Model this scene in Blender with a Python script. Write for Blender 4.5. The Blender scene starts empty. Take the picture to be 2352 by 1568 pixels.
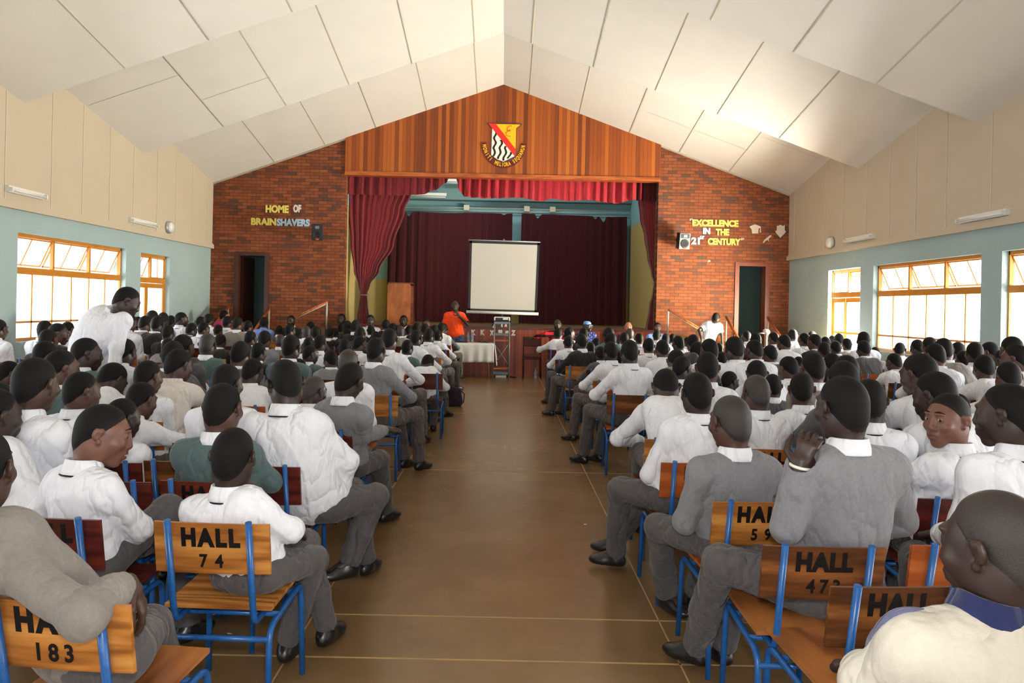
import bpy, bmesh, math, random
import numpy as np
from mathutils import Vector, Matrix, Euler
random.seed(7)
C = bpy.context.scene.collection
PI = math.pi

# ------------------------------------------------------------------ camera
F = 1720.0                       # focal length in pixels of the 2352 wide frame
VX, VY = 1158.0, 705.0           # where the optical axis meets the frame
ROLL = math.radians(1.2)
EYE = 1.6
cam = bpy.data.objects.new('camera', bpy.data.cameras.new('camera'))
C.objects.link(cam)
cam.data.sensor_width = 36.0
cam.data.lens = F / 2352 * 36.0
cam.data.shift_x = (1176 - VX) / 2352
cam.data.shift_y = (VY - 784) / 2352
cam.data.clip_start = 0.05
cam.matrix_world = Matrix.Translation((0, 0, EYE)) @ Matrix.Rotation(PI / 2, 4, 'X') @ Matrix.Rotation(ROLL, 4, 'Z')
bpy.context.scene.camera = cam
CR, SR = math.cos(ROLL), math.sin(ROLL)

def ray(px, py):
    u, v = px - VX, py - VY
    return u * CR + v * SR, -u * SR + v * CR      # right, down at unit depth F
def W(px, py, d):
    a, b = ray(px, py)
    return Vector((a * d / F, d, EYE - b * d / F))

# ------------------------------------------------------------------ light and exposure
sc = bpy.context.scene
sc.view_settings.view_transform = 'Standard'
sc.view_settings.look = 'None'
sc.view_settings.exposure = 0.0
sc.view_settings.gamma = 1.0
sc.view_settings.use_curve_mapping = False
world = bpy.data.worlds.new('world'); sc.world = world
world.use_nodes = True
bg = world.node_tree.nodes['Background']
bg.inputs[0].default_value = (0.93, 0.96, 1.0, 1)
bg.inputs[1].default_value = 1.6

def area(name, loc, target, sx, sy, energy, col=(1, 1, 1), spread=180):
    l = bpy.data.lights.new(name, 'AREA'); l.shape = 'RECTANGLE'; l.size = sx; l.size_y = sy
    l.energy = energy; l.color = col; l.spread = math.radians(spread)
    o = bpy.data.objects.new(name, l); C.objects.link(o); o.location = loc
    o.rotation_euler = (Vector(target) - Vector(loc)).to_track_quat('-Z', 'Y').to_euler()
    return o
XL, XR, XC, HALF = -6.98, 6.74, -0.12, 6.86
YS = 17.75                                          # stage wall plane
YB = -4.5                                           # rear wall plane
# daylight on the sunny right side (strong), on the shaded left side (weaker)
WIN_R = [(14.2, 15.6), (10.6, 13.7), (7.1, 10.16), (3.55, 6.6), (0.0, 3.05), (-3.5, -0.5)]
WIN_L = [(14.35, 15.6), (10.72, 13.79), (7.1, 10.2), (3.55, 6.6), (0.0, 3.05), (-3.5, -0.5)]
for i, (a, b) in enumerate(WIN_R):
    if i == 0: area('daylight_right', (XR + 0.3, (a + b) / 2, 1.1), (0, (a + b) / 2 + .4, 1.2), b - a, 2.0, 5600, (1, 0.96, 0.88), 150)
    else: area('daylight_right', (XR + 2.0, (a + b) / 2, 1.0), (0, (a + b) / 2, 4.6), b - a, 2.0, 400 if i == 1 else 660, (1, 0.975, 0.935), 140)
for i, (a, b) in enumerate(WIN_L):
    area('daylight_left', (XL - 2.0, (a + b) / 2, 1.0), (0, (a + b) / 2, 4.6), b - a, 2.0, 90 if i == 0 else 330, (0.93, 0.96, 1.0), 140)
area('rear_fill', (0, YB + 0.3, 2.0), (0, 6, 4.6), 10.0, 2.8, 300, (1, 0.99, 0.97))  # added fill from behind the camera; the rear wall has no opening
area('stage_fill', (0, YS + 2.2, 5.6), (0, YS + 3.2, 2.0), 5.0, 0.4, 60, (0.95, 0.98, 1.0))  # added fill lamp that brightens the inside of the stage
flash = bpy.data.lights.new('camera_flash', 'SPOT'); flash.energy = 170; flash.shadow_soft_size = 0.06
flash.spot_size = math.radians(95); flash.spot_blend = 0.6
flash_o = bpy.data.objects.new('camera_flash', flash); C.objects.link(flash_o)
flash_o.location = (0.02, 0.02, 1.78); flash_o.rotation_euler = (math.radians(89), 0, 0)

# ------------------------------------------------------------------ materials
def lin(c):
    return tuple(((v / 255) / 12.92 if v / 255 <= 0.04045 else ((v / 255 + 0.055) / 1.055) ** 2.4) for v in c) + (1,)
class NT:
    def __init__(s, name):
        s.m = bpy.data.materials.new(name); s.m.use_nodes = True
        s.t = s.m.node_tree; s.b = s.t.nodes['Principled BSDF']
    def n(s, kind, **kw):
        x = s.t.nodes.new(kind)
        for k, v in kw.items():
            if k.startswith('_'): setattr(x, k[1:], v)
            else: x.inputs[k.replace('__', ' ')].default_value = v
        return x
    def l(s, a, b): s.t.links.new(a, b)
    def coord(s, kind='Object'):
        return s.n('ShaderNodeTexCoord').outputs[kind]
    def mapped(s, scale, kind='Object'):
        m = s.n('ShaderNodeMapping'); m.inputs['Scale'].default_value = scale
        s.l(s.coord(kind), m.inputs['Vector']); return m.outputs[0]
    def ramp(s, fac, stops):
        r = s.n('ShaderNodeValToRGB'); e = r.color_ramp.elements
        while len(e) < len(stops): e.new(0.5)
        for k, (p, c) in enumerate(stops): e[k].position = p; e[k].color = c
        s.l(fac, r.inputs[0]); return r.outputs[0]
    def noise(s, vec, scale, detail=4, rough=0.6):
        x = s.n('ShaderNodeTexNoise', Scale=scale, Detail=detail, Roughness=rough)
        if vec is not None: s.l(vec, x.inputs['Vector'])
        return x.outputs['Fac']
    def bump(s, h, strength, dist=0.01):
        x = s.n('ShaderNodeBump', Strength=strength, Distance=dist)
        s.l(h, x.inputs['Height']); s.l(x.outputs[0], s.b.inputs['Normal'])
    def base(s, col=None, rough=None, spec=None, metal=None):
        if col is not None:
            if isinstance(col, tuple): s.b.inputs['Base Color'].default_value = col
            else: s.l(col, s.b.inputs['Base Color'])
        if rough is not None: s.b.inputs['Roughness'].default_value = rough
        if spec is not None: s.b.inputs['Specular IOR Level'].default_value = spec
        if metal is not None: s.b.inputs['Metallic'].default_value = metal
        return s

def plain(name, rgb, rough=0.6, spec=0.4, metal=0.0, var=0.12, vscale=6.0, bump=0.0, bscale=60.0):
    t = NT(name); c = lin(rgb); v = t.coord()
    f = t.noise(v, vscale)
    d = tuple(x * (1 - var) for x in c[:3]) + (1,); u = tuple(min(1, x * (1 + var)) for x in c[:3]) + (1,)
    t.base(t.ramp(f, [(0.3, d), (0.7, u)]), rough, spec, metal)
    if bump: t.bump(t.noise(v, bscale), bump)
    return t.m

def cloth(name, rgb, weave=260.0, fold=0.35, knit=False, rough=0.9, sheen=0.15, var=0.08):
    t = NT(name); v = t.coord(); c = lin(rgb)
    mp = t.n('ShaderNodeMapping'); mp.inputs['Scale'].default_value = (1, 1, 0.45); t.l(v, mp.inputs[0])
    nn = t.noise(mp.outputs[0], 7.0, 3, 0.5)
    sb = t.n('ShaderNodeMath', _operation='SUBTRACT'); sb.inputs[1].default_value = 0.5; t.l(nn, sb.inputs[0])
    ab = t.n('ShaderNodeMath', _operation='ABSOLUTE'); t.l(sb.outputs[0], ab.inputs[0])
    w = t.ramp(ab.outputs[0], [(0.0, (0, 0, 0, 1)), (0.06, (.45, .45, .45, 1)), (0.3, (1, 1, 1, 1))])
    f = t.noise(v, 30.0 if not knit else 90.0, 3)
    d = tuple(x * (1 - var) for x in c[:3]) + (1,); u = tuple(min(1, x * (1 + var)) for x in c[:3]) + (1,)
    t.base(t.ramp(f, [(0.3, d), (0.7, u)]), rough, 0.2)
    t.b.inputs['Sheen Weight'].default_value = sheen
    b1 = t.n('ShaderNodeBump', Strength=fold, Distance=0.05); t.l(w, b1.inputs['Height'])
    b2 = t.n('ShaderNodeBump', Strength=0.25 if knit else 0.08, Distance=0.004)
    t.l(t.noise(v, 160.0 if knit else weave, 2), b2.inputs['Height']); t.l(b1.outputs[0], b2.inputs['Normal'])
    t.l(b2.outputs[0], t.b.inputs['Normal'])
    return t.m

def wood(name, dark, mid, light, scale=(1.2, 14, 14), rough=0.35, spec=0.5):
    t = NT(name); v = t.mapped(scale)
    n = t.noise(v, 2.2, 6, 0.62)
    wv = t.n('ShaderNodeTexWave', Scale=0.7, Distortion=11.0, Detail=3.0); wv.bands_direction = 'Y'
    t.l(v, wv.inputs['Vector'])
    mx = t.n('ShaderNodeMix', _data_type='FLOAT'); mx.inputs[0].default_value = 0.3
    t.l(n, mx.inputs[2]); t.l(wv.outputs['Fac'], mx.inputs[3])
    t.base(t.ramp(mx.outputs[0], [(0.2, lin(dark)), (0.5, lin(mid)), (0.8, lin(light))]), rough, spec)
    t.bump(n, 0.06)
    return t.m

M = {}
M['white_shirt'] = cloth('white cotton shirt', (222, 225, 233), fold=0.4, var=0.03)
M['cream_shirt'] = cloth('off white cotton shirt', (214, 209, 202), fold=0.5, var=0.03)
M['grey_knit'] = cloth('grey knit', (122, 123, 128), knit=True)
M['warm_grey_knit'] = cloth('warm grey knit', (128, 122, 116), knit=True)
M['dark_grey_knit'] = cloth('dark grey knit', (84, 83, 86), knit=True)
M['teal_knit'] = cloth('dark green grey knit', (80, 100, 100), knit=True)
M['black_knit'] = cloth('black knit', (38, 38, 40), knit=True)
M['blue_shirt'] = cloth('light blue shirt', (130, 160, 232), var=0.03)
M['trousers'] = cloth('charcoal trousers', (84, 81, 82), fold=0.6, var=0.06)
M['trousers_b'] = cloth('brownish grey trousers', (92, 84, 82), fold=0.6, var=0.06)
M['jeans'] = cloth('blue jeans', (62, 84, 122), fold=0.5)
M['orange'] = cloth('orange polo cotton', (240, 74, 22), fold=0.4, var=0.04)
M['cream_fleece'] = cloth('cream fleece', (200, 194, 180), knit=True, var=0.03)
M['navy_fleece'] = cloth('greyish navy fleece', (96, 96, 128), knit=True)
M['navy'] = cloth('navy cotton', (38, 44, 84))
M['magenta'] = cloth('pink cotton', (200, 50, 130))
M['tie_black'] = cloth('black tie', (22, 22, 26), var=0.03)
def striped():
    t = NT('red and black striped jersey'); v = t.coord()
    w = t.n('ShaderNodeTexWave', Scale=2.6); w.bands_direction = 'Z'; t.l(v, w.inputs['Vector'])
    t.base(t.ramp(w.outputs['Fac'], [(0.48, lin((30, 26, 30))), (0.52, lin((190, 32, 40)))]), 0.85, 0.2); return t.m
M['striped'] = striped()
def floral():
    t = NT('blue shirt with white blotches'); v = t.coord()
    w = t.n('ShaderNodeTexVoronoi', Scale=34.0); t.l(v, w.inputs['Vector'])
    t.base(t.ramp(w.outputs['Distance'], [(0.22, lin((220, 226, 240))), (0.34, lin((44, 58, 130)))]), 0.85, 0.2); return t.m
M['floral'] = floral()
def skin(name, rgb):
    t = NT(name); v = t.coord(); c = lin(rgb)
    d = tuple(x * 0.82 for x in c[:3]) + (1,); u = tuple(x * 1.15 for x in c[:3]) + (1,)
    t.base(t.ramp(t.noise(v, 14, 4), [(0.3, d), (0.7, u)]), 0.46, 0.45)
    t.b.inputs['Subsurface Weight'].default_value = 0.0
    t.bump(t.noise(v, 240, 3), 0.06, 0.002)
    return t.m
M['skin_a'] = skin('deep brown skin', (66, 45, 36))
M['skin_b'] = skin('dark brown skin', (52, 37, 31))
M['skin_c'] = skin('warm brown skin', (76, 50, 40))
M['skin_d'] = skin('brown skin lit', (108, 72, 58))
M['skin_light'] = skin('light skin', (170, 108, 84))
def hairm():
    t = NT('close cropped black hair'); v = t.coord()
    n = t.noise(v, 230, 3, 0.75)
    col = t.ramp(n, [(0.38, lin((5, 4, 4))), (0.6, lin((11, 10, 9))), (0.8, lin((36, 32, 30)))])
    at = t.n('ShaderNodeAttribute'); at.attribute_name = 'fade'
    mx = t.n('ShaderNodeMix', _data_type='RGBA'); t.l(at.outputs['Fac'], mx.inputs[0]); mx.inputs[6].default_value = lin((34, 25, 21)); t.l(col, mx.inputs[7])
    t.base(mx.outputs[2], 0.7, 0.22)
    t.bump(n, 0.35, 0.005); return t.m
M['hair'] = hairm()
def hairg():
    t = NT('shaved hair with scalp showing'); v = t.coord()
    n = t.noise(v, 420, 3, 0.7)
    t.base(t.ramp(n, [(0.3, lin((24, 20, 18))), (0.7, lin((54, 44, 40)))]), 0.5, 0.5)
    t.bump(n, 0.4, 0.004); return t.m
M['hair_shaved'] = hairg()
M['shoe'] = plain('black shoe leather', (24, 23, 24), 0.3, 0.6, var=0.2)
M['shoe_dusty'] = plain('dusty dark shoe', (62, 56, 52), 0.6, 0.4, var=0.25, vscale=20)
M['eye_white'] = plain('eye white', (228, 222, 212), 0.25, 0.5, var=0.02)
M['iris'] = plain('dark brown iris', (30, 18, 12), 0.12, 0.6, var=0.1)
M['lip'] = plain('brown lip', (104, 60, 54), 0.4, 0.4, var=0.08, vscale=40)
M['tooth'] = plain('tooth', (235, 230, 215), 0.3, 0.5, var=0.02)
M['brow'] = plain('eyebrow hair', (20, 15, 13), 0.8, 0.2, var=0.2, vscale=200)
M['steel_blue'] = None
def blue_paint():
    t = NT('chipped blue enamel'); v = t.coord()
    n = t.noise(v, 34, 5, 0.7)
    t.base(t.ramp(n, [(0.30, lin((46, 60, 84))), (0.36, lin((22, 80, 142))), (0.7, lin((32, 98, 168)))]), 0.32, 0.5); return t.m
M['steel_blue'] = blue_paint()
M['wood_golden'] = wood('varnished golden wood', (112, 62, 24), (176, 112, 48), (206, 148, 78), (1.5, 9, 16))
M['wood_seat'] = wood('varnished brown seat wood', (96, 52, 24), (146, 88, 42), (178, 116, 62), (6, 1.2, 9))
M['wood_brown'] = wood('dark scuffed wood', (54, 30, 16), (104, 60, 28), (150, 94, 48), (1.5, 9, 16))
M['wood_red'] = wood('red brown varnished wood', (62, 22, 14), (110, 42, 24), (142, 66, 36), (1.5, 9, 16))
M['wood_maroon'] = wood('maroon varnished wood', (52, 16, 12), (84, 28, 20), (112, 42, 28), (1.5, 9, 16))
M['wood_orange'] = wood('orange brown varnished wood', (128, 58, 24), (166, 84, 34), (188, 106, 52), (1.5, 9, 16))
M['stencil'] = plain('black stencil paint', (16, 13, 12), 0.55, 0.3, var=0.3, vscale=30)

# ------------------------------------------------------------------ object helpers
def tag(o, label=None, cat=None, group=None, kind=None):
    if label: o['label'] = label
    if cat: o['category'] = cat
    if group: o['group'] = group
    if kind: o['kind'] = kind
    return o
def link(name, me, m=None, parent=None):
    o = bpy.data.objects.new(name, me); C.objects.link(o)
    if m is not None and me is not None:
        for x in (m if isinstance(m, (list, tuple)) else [m]): me.materials.append(x)
    if parent is not None: o.parent = parent
    return o
def empty(name, loc=(0, 0, 0), rz=0.0):
    o = bpy.data.objects.new(name, None); C.objects.link(o); o.location = loc; o.rotation_euler = (0, 0, rz)
    o.empty_display_size = 0.1; return o
class MB:
    """collects shapes into one mesh"""
    def __init__(s): s.v, s.f, s.mi, s.sm = [], [], [], []
    def add(s, vs, fs, mi=0, smooth=False):
        k = len(s.v); s.v += [tuple(v) for v in vs]
        for f in fs: s.f.append(tuple(i + k for i in f)); s.mi.append(mi); s.sm.append(smooth)
        return s
    def box(s, x0, x1, y0, y1, z0, z1, mi=0, mat=None):
        vs = [Vector((x, y, z)) for x in (x0, x1) for y in (y0, y1) for z in (z0, z1)]
        if mat is not None: vs = [mat @ v for v in vs]
        return s.add(vs, [(0, 1, 3, 2), (4, 6, 7, 5), (0, 4, 5, 1), (2, 3, 7, 6), (0, 2, 6, 4), (1, 5, 7, 3)], mi)
    def prism(s, pts, off, mi=0):
        """pts: planar loop of 3d points, extruded by vector off"""
        n = len(pts); off = Vector(off)
        vs = [Vector(p) for p in pts] + [Vector(p) + off for p in pts]
        fs = [tuple(range(n)), tuple(range(2 * n - 1, n - 1, -1))]
        fs += [(i, i + n, (i + 1) % n + n, (i + 1) % n) for i in range(n)]
        return s.add(vs, fs, mi)
    def tube(s, path, r, seg=10, mi=0, caps=True, radii=None):
        P = [Vector(p) for p in path]; rings = []; n = len(P); vs = []
        up = None
        for i, p in enumerate(P):
            t = (P[min(i + 1, n - 1)] - P[max(i - 1, 0)]).normalized()
            if up is None:
                up = t.orthogonal().normalized()
            up = (up - t * up.dot(t)).normalized(); b = t.cross(up)
            rr = radii[i] if radii else r
            for k in range(seg):
                a = 2 * PI * k / seg
                vs.append(p + (up * math.cos(a) + b * math.sin(a)) * rr)
        fs = []
        for i in range(n - 1):
            for k in range(seg):
                fs.append((i * seg + k, i * seg + (k + 1) % seg, (i + 1) * seg + (k + 1) % seg, (i + 1) * seg + k))
        s.add(vs, fs, mi, True)
        if caps:
            k0 = len(s.v) - n * seg
            s.f.append(tuple(k0 + k for k in range(seg - 1, -1, -1))); s.mi.append(mi); s.sm.append(False)
            s.f.append(tuple(k0 + (n - 1) * seg + k for k in range(seg))); s.mi.append(mi); s.sm.append(False)
        return s
    def lathe(s, prof, center=(0, 0, 0), seg=24, mi=0, mat=None, smooth=True):
        c = Vector(center); vs = []
        for r, z in prof:
            for k in range(seg):
                a = 2 * PI * k / seg; v = Vector((r * math.cos(a), r * math.sin(a), z))
                vs.append((mat @ v if mat is not None else v) + c)
        fs = [(i * seg + k, i * seg + (k + 1) % seg, (i + 1) * seg + (k + 1) % seg, (i + 1) * seg + k) for i in range(len(prof) - 1) for k in range(seg)]
        s.add(vs, fs, mi, smooth)
        k0 = len(s.v) - len(prof) * seg
        s.f.append(tuple(k0 + k for k in range(seg - 1, -1, -1))); s.mi.append(mi); s.sm.append(False)
        k1 = len(s.v) - seg
        s.f.append(tuple(k1 + k for k in range(seg))); s.mi.append(mi); s.sm.append(False)
        return s
    def sheet(s, grid, thick=0.0, mi=0, smooth=True):
        """grid: rows of 3d points; a cloth sheet, optionally with thickness along y"""
        R, Cn = len(grid), len(grid[0]); vs = [p for row in grid for p in row]
        q = [(r * Cn + c, r * Cn + c + 1, (r + 1) * Cn + c + 1, (r + 1) * Cn + c) for r in range(R - 1) for c in range(Cn - 1)]
        if not thick: return s.add(vs, q, mi, smooth)
        n = len(vs); vs2 = [Vector(v) + Vector((0, thick, 0)) for v in vs]
        fs = q + [tuple(i + n for i in reversed(f)) for f in q]
        edge = [c for c in range(Cn)] + [r * Cn + Cn - 1 for r in range(1, R)] + [(R - 1) * Cn + c for c in range(Cn - 2, -1, -1)] + [r * Cn for r in range(R - 2, 0, -1)]
        for i in range(len(edge)):
            a, b = edge[i], edge[(i + 1) % len(edge)]; fs.append((b, a, a + n, b + n))
        return s.add(vs + vs2, fs, mi, smooth)
    def mesh(s, name):
        me = bpy.data.meshes.new(name); me.from_pydata(s.v, [], s.f)
        me.polygons.foreach_set('material_index', s.mi); me.polygons.foreach_set('use_smooth', s.sm)
        bm = bmesh.new(); bm.from_mesh(me); bmesh.ops.recalc_face_normals(bm, faces=bm.faces); bm.to_mesh(me); bm.free()
        me.update(); return me
    def obj(s, name, m, parent=None): return link(name, s.mesh(name), m, parent)
def bevel(o, w=0.004, seg=2):
    md = o.modifiers.new('bevel', 'BEVEL'); md.width = w; md.segments = seg; md.limit_method = 'ANGLE'; return o
def text_mesh(body, size, depth=0.003, bold=0.0, align='CENTER', spacing=1.0):
    cu = bpy.data.curves.new('lettering', 'FONT'); cu.body = body; cu.size = size; cu.extrude = depth; cu.offset = bold
    cu.align_x = align; cu.align_y = 'CENTER'; cu.space_character = spacing; cu.resolution_u = 4
    o = bpy.data.objects.new('lettering', cu); C.objects.link(o)
    dg = bpy.context.evaluated_depsgraph_get(); dg.update()
    me = bpy.data.meshes.new_from_object(o.evaluated_get(dg)); me.materials.clear()
    bpy.data.objects.remove(o); bpy.data.curves.remove(cu)
    return me
def smooth_path(pts, r=0.05, n=5):
    """rounds the corners of a polyline"""
    P = [Vector(p) for p in pts]; out = [P[0]]
    for i in range(1, len(P) - 1):
        a, b, c = P[i - 1], P[i], P[i + 1]
        ra = min(r, (a - b).length * 0.49, (c - b).length * 0.49)
        p0, p1 = b + (a - b).normalized() * ra, b + (c - b).normalized() * ra
        for k in range(n + 1):
            t = k / n; out.append(p0 * (1 - t) ** 2 + b * 2 * t * (1 - t) + p1 * t * t)
    out.append(P[-1]); return out
# ------------------------------------------------------------------ room materials
def floor_mat():
    t = NT('polished ochre concrete'); v = t.coord()
    n1 = t.noise(v, 0.9, 6, 0.65); n2 = t.noise(v, 9, 5, 0.7)
    mx = t.n('ShaderNodeMix', _data_type='FLOAT'); mx.inputs[0].default_value = 0.14
    t.l(n1, mx.inputs[2]); t.l(n2, mx.inputs[3])
    t.base(t.ramp(mx.outputs[0], [(0.28, lin((106, 82, 53))), (0.5, lin((121, 95, 62))), (0.74, lin((138, 111, 76)))]), None, 0.5)
    t.b.inputs['Roughness'].default_value = 0.27
    return t.m
def brick_mat():
    t = NT('orange red face brick'); 
    g = t.n('ShaderNodeNewGeometry'); sp = t.n('ShaderNodeSeparateXYZ'); t.l(g.outputs['Position'], sp.inputs[0])
    cb = t.n('ShaderNodeCombineXYZ'); t.l(sp.outputs[0], cb.inputs[0]); t.l(sp.outputs[2], cb.inputs[1]); t.l(sp.outputs[1], cb.inputs[2])
    br = t.n('ShaderNodeTexBrick', Scale=1.0)
    br.inputs['Brick Width'].default_value = 0.212; br.inputs['Row Height'].default_value = 0.0745
    br.inputs['Mortar Size'].default_value = 0.0055; br.inputs['Mortar Smooth'].default_value = 0.2
    br.inputs['Color1'].default_value = (0, 0, 0, 1); br.inputs['Color2'].default_value = (1, 1, 1, 1)
    br.inputs['Mortar'].default_value = (0.5, 0.5, 0.5, 1); t.l(cb.outputs[0], br.inputs['Vector'])
    col = t.ramp(br.outputs['Color'], [(0.0, lin((92, 66, 54))), (0.1, lin((104, 62, 44))), (0.22, lin((126, 68, 40))), (0.6, lin((140, 75, 42))), (1.0, lin((152, 86, 50)))])
    nz = t.noise(cb.outputs[0], 7, 5)
    m2 = t.n('ShaderNodeMix', _data_type='RGBA', _blend_type='MULTIPLY'); m2.inputs[0].default_value = 0.5
    t.l(col, m2.inputs[6]); t.l(t.ramp(nz, [(0.3, (0.6, 0.6, 0.6, 1)), (0.65, (1, 1, 1, 1))]), m2.inputs[7])
    m3 = t.n('ShaderNodeMix', _data_type='RGBA'); t.l(br.outputs['Fac'], m3.inputs[0]); t.l(m2.outputs[2], m3.inputs[6])
    m3.inputs[7].default_value = lin((72, 50, 38))
    t.base(m3.outputs[2], 0.75, 0.3)
    inv = t.n('ShaderNodeMath', _operation='SUBTRACT'); inv.inputs[0].default_value = 1; t.l(br.outputs['Fac'], inv.inputs[1])
    t.bump(inv.outputs[0], 0.6, 0.01); return t.m
def board_mat(name, w, stops, groove, rough=0.35):
    t = NT(name); g = t.n('ShaderNodeNewGeometry'); sp = t.n('ShaderNodeSeparateXYZ'); t.l(g.outputs['Position'], sp.inputs[0])
    d = t.n('ShaderNodeMath', _operation='DIVIDE'); d.inputs[1].default_value = w; t.l(sp.outputs[0], d.inputs[0])
    fl = t.n('ShaderNodeMath', _operation='FLOOR'); t.l(d.outputs[0], fl.inputs[0])
    fr = t.n('ShaderNodeMath', _operation='FRACT'); t.l(d.outputs[0], fr.inputs[0])
    wn = t.n('ShaderNodeTexWhiteNoise', _noise_dimensions='1D'); t.l(fl.outputs[0], wn.inputs['W'])
    cb = t.n('ShaderNodeCombineXYZ'); t.l(d.outputs[0], cb.inputs[0]); t.l(sp.outputs[2], cb.inputs[1])
    mp = t.n('ShaderNodeMapping'); mp.inputs['Scale'].default_value = (1.6, 0.7, 1); t.l(cb.outputs[0], mp.inputs[0])
    nz = t.noise(mp.outputs[0], 2.2, 5)
    ad = t.n('ShaderNodeMix', _data_type='FLOAT'); ad.inputs[0].default_value = 0.3; t.l(wn.outputs['Value'], ad.inputs[2]); t.l(nz, ad.inputs[3])
    col = t.ramp(ad.outputs[0], stops)
    gr = t.n('ShaderNodeMath', _operation='LESS_THAN'); gr.inputs[1].default_value = groove; t.l(fr.outputs[0], gr.inputs[0])
    m3 = t.n('ShaderNodeMix', _data_type='RGBA'); t.l(gr.outputs[0], m3.inputs[0]); t.l(col, m3.inputs[6]); m3.inputs[7].default_value = lin((60, 28, 12))
    t.base(m3.outputs[2], rough, 0.45); return t.m
def plaster(name, rgb, bs, strength, var=0.05):
    t = NT(name); v = t.coord(); c = lin(rgb)
    d = tuple(x * (1 - var) for x in c[:3]) + (1,); u = tuple(min(1, x * (1 + var)) for x in c[:3]) + (1,)
    t.base(t.ramp(t.noise(v, 1.3, 5), [(0.3, d), (0.7, u)]), 0.75, 0.25)
    t.bump(t.noise(v, bs, 4, 0.65), strength, 0.03); return t.m
M['floor'] = floor_mat(); M['brick'] = brick_mat()
M['fascia'] = board_mat('orange brown tongue and groove boards', 0.092, [(0.1, lin((104, 48, 20))), (0.35, lin((140, 68, 24))), (0.62, lin((160, 82, 28))), (0.9, lin((184, 104, 38)))], 0.05)
M['apron'] = board_mat('red brown stage front boards', 0.06, [(0.1, lin((112, 46, 26))), (0.5, lin((150, 64, 34))), (0.9, lin((176, 82, 42)))], 0.08)
M['ceiling'] = plaster('cream ceiling board', (218, 212, 200), 3, 0.02, 0.03)
M['cream'] = plaster('cream wall board', (192, 178, 154), 4, 0.03, 0.03)
M['seam'] = plain('cream cover strip', (198, 186, 164), 0.7, 0.3, var=0.05)
M['joint'] = plain('dusty board joint', (176, 166, 148), 0.8, 0.2, var=0.1)
M['aqua'] = plaster('aqua roughcast plaster', (162, 182, 180), 26, 0.55, 0.04)
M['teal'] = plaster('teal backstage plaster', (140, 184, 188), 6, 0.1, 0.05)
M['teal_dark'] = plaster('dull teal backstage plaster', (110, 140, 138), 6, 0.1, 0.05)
M['olive'] = plaster('olive yellow stage wall', (186, 166, 104), 6, 0.06, 0.05)
M['stage_floor'] = plain('worn stage boards', (120, 96, 66), 0.6, 0.3, var=0.15, vscale=3)
M['win_orange'] = plain('orange brown gloss window paint', (196, 128, 44), 0.35, 0.5, var=0.08)
M['door_dark'] = plain('dark brown door varnish', (70, 34, 22), 0.4, 0.5, var=0.2)
M['door_red'] = plain('red brown door frame varnish', (120, 54, 30), 0.4, 0.5, var=0.15)
M['concrete_step'] = plain('step concrete', (110, 84, 58), 0.6, 0.3, var=0.15)
M['joint_line'] = plain('pale floor joint filler', (168, 138, 96), 0.7, 0.2, var=0.15)
def glass():
    t = NT('dusty window glass'); 
    for n_ in list(t.t.nodes):
        if n_.type == 'BSDF_PRINCIPLED': t.t.nodes.remove(n_)
    out = [n_ for n_ in t.t.nodes if n_.type == 'OUTPUT_MATERIAL'][0]
    tr = t.n('ShaderNodeBsdfTransparent'); tr.inputs[0].default_value = (0.93, 0.95, 0.97, 1)
    tl = t.n('ShaderNodeBsdfTranslucent'); tl.inputs[0].default_value = (0.95, 0.95, 0.95, 1)
    gl = t.n('ShaderNodeBsdfGlossy'); gl.inputs['Roughness'].default_value = 0.08
    m1 = t.n('ShaderNodeMixShader'); m1.inputs[0].default_value = 0.3; t.l(tr.outputs[0], m1.inputs[1]); t.l(tl.outputs[0], m1.inputs[2])
    m2 = t.n('ShaderNodeMixShader'); m2.inputs[0].default_value = 0.05; t.l(m1.outputs[0], m2.inputs[1]); t.l(gl.outputs[0], m2.inputs[2])
    t.l(m2.outputs[0], out.inputs[0]); return t.m
M['glass'] = glass()
M['yellow_pane'] = glass(); M['yellow_pane'].name = 'yellow painted door glass'
for n_ in M['yellow_pane'].node_tree.nodes:
    if n_.type in ('BSDF_TRANSPARENT', 'BSDF_TRANSLUCENT'): n_.inputs[0].default_value = (1.0, .88, .45, 1)
    if n_.type == 'MIX_SHADER' and abs(n_.inputs[0].default_value - .3) < .01: n_.inputs[0].default_value = .6
M['ground'] = plain('pale dry ground', (214, 196, 160), 0.9, 0.1, var=0.1, vscale=0.5)
S = 'structure'
def struct(name, mb, m, parent=None):
    o = mb.obj(name, m, parent)
    if parent is None: o['kind'] = S
    return o

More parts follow.
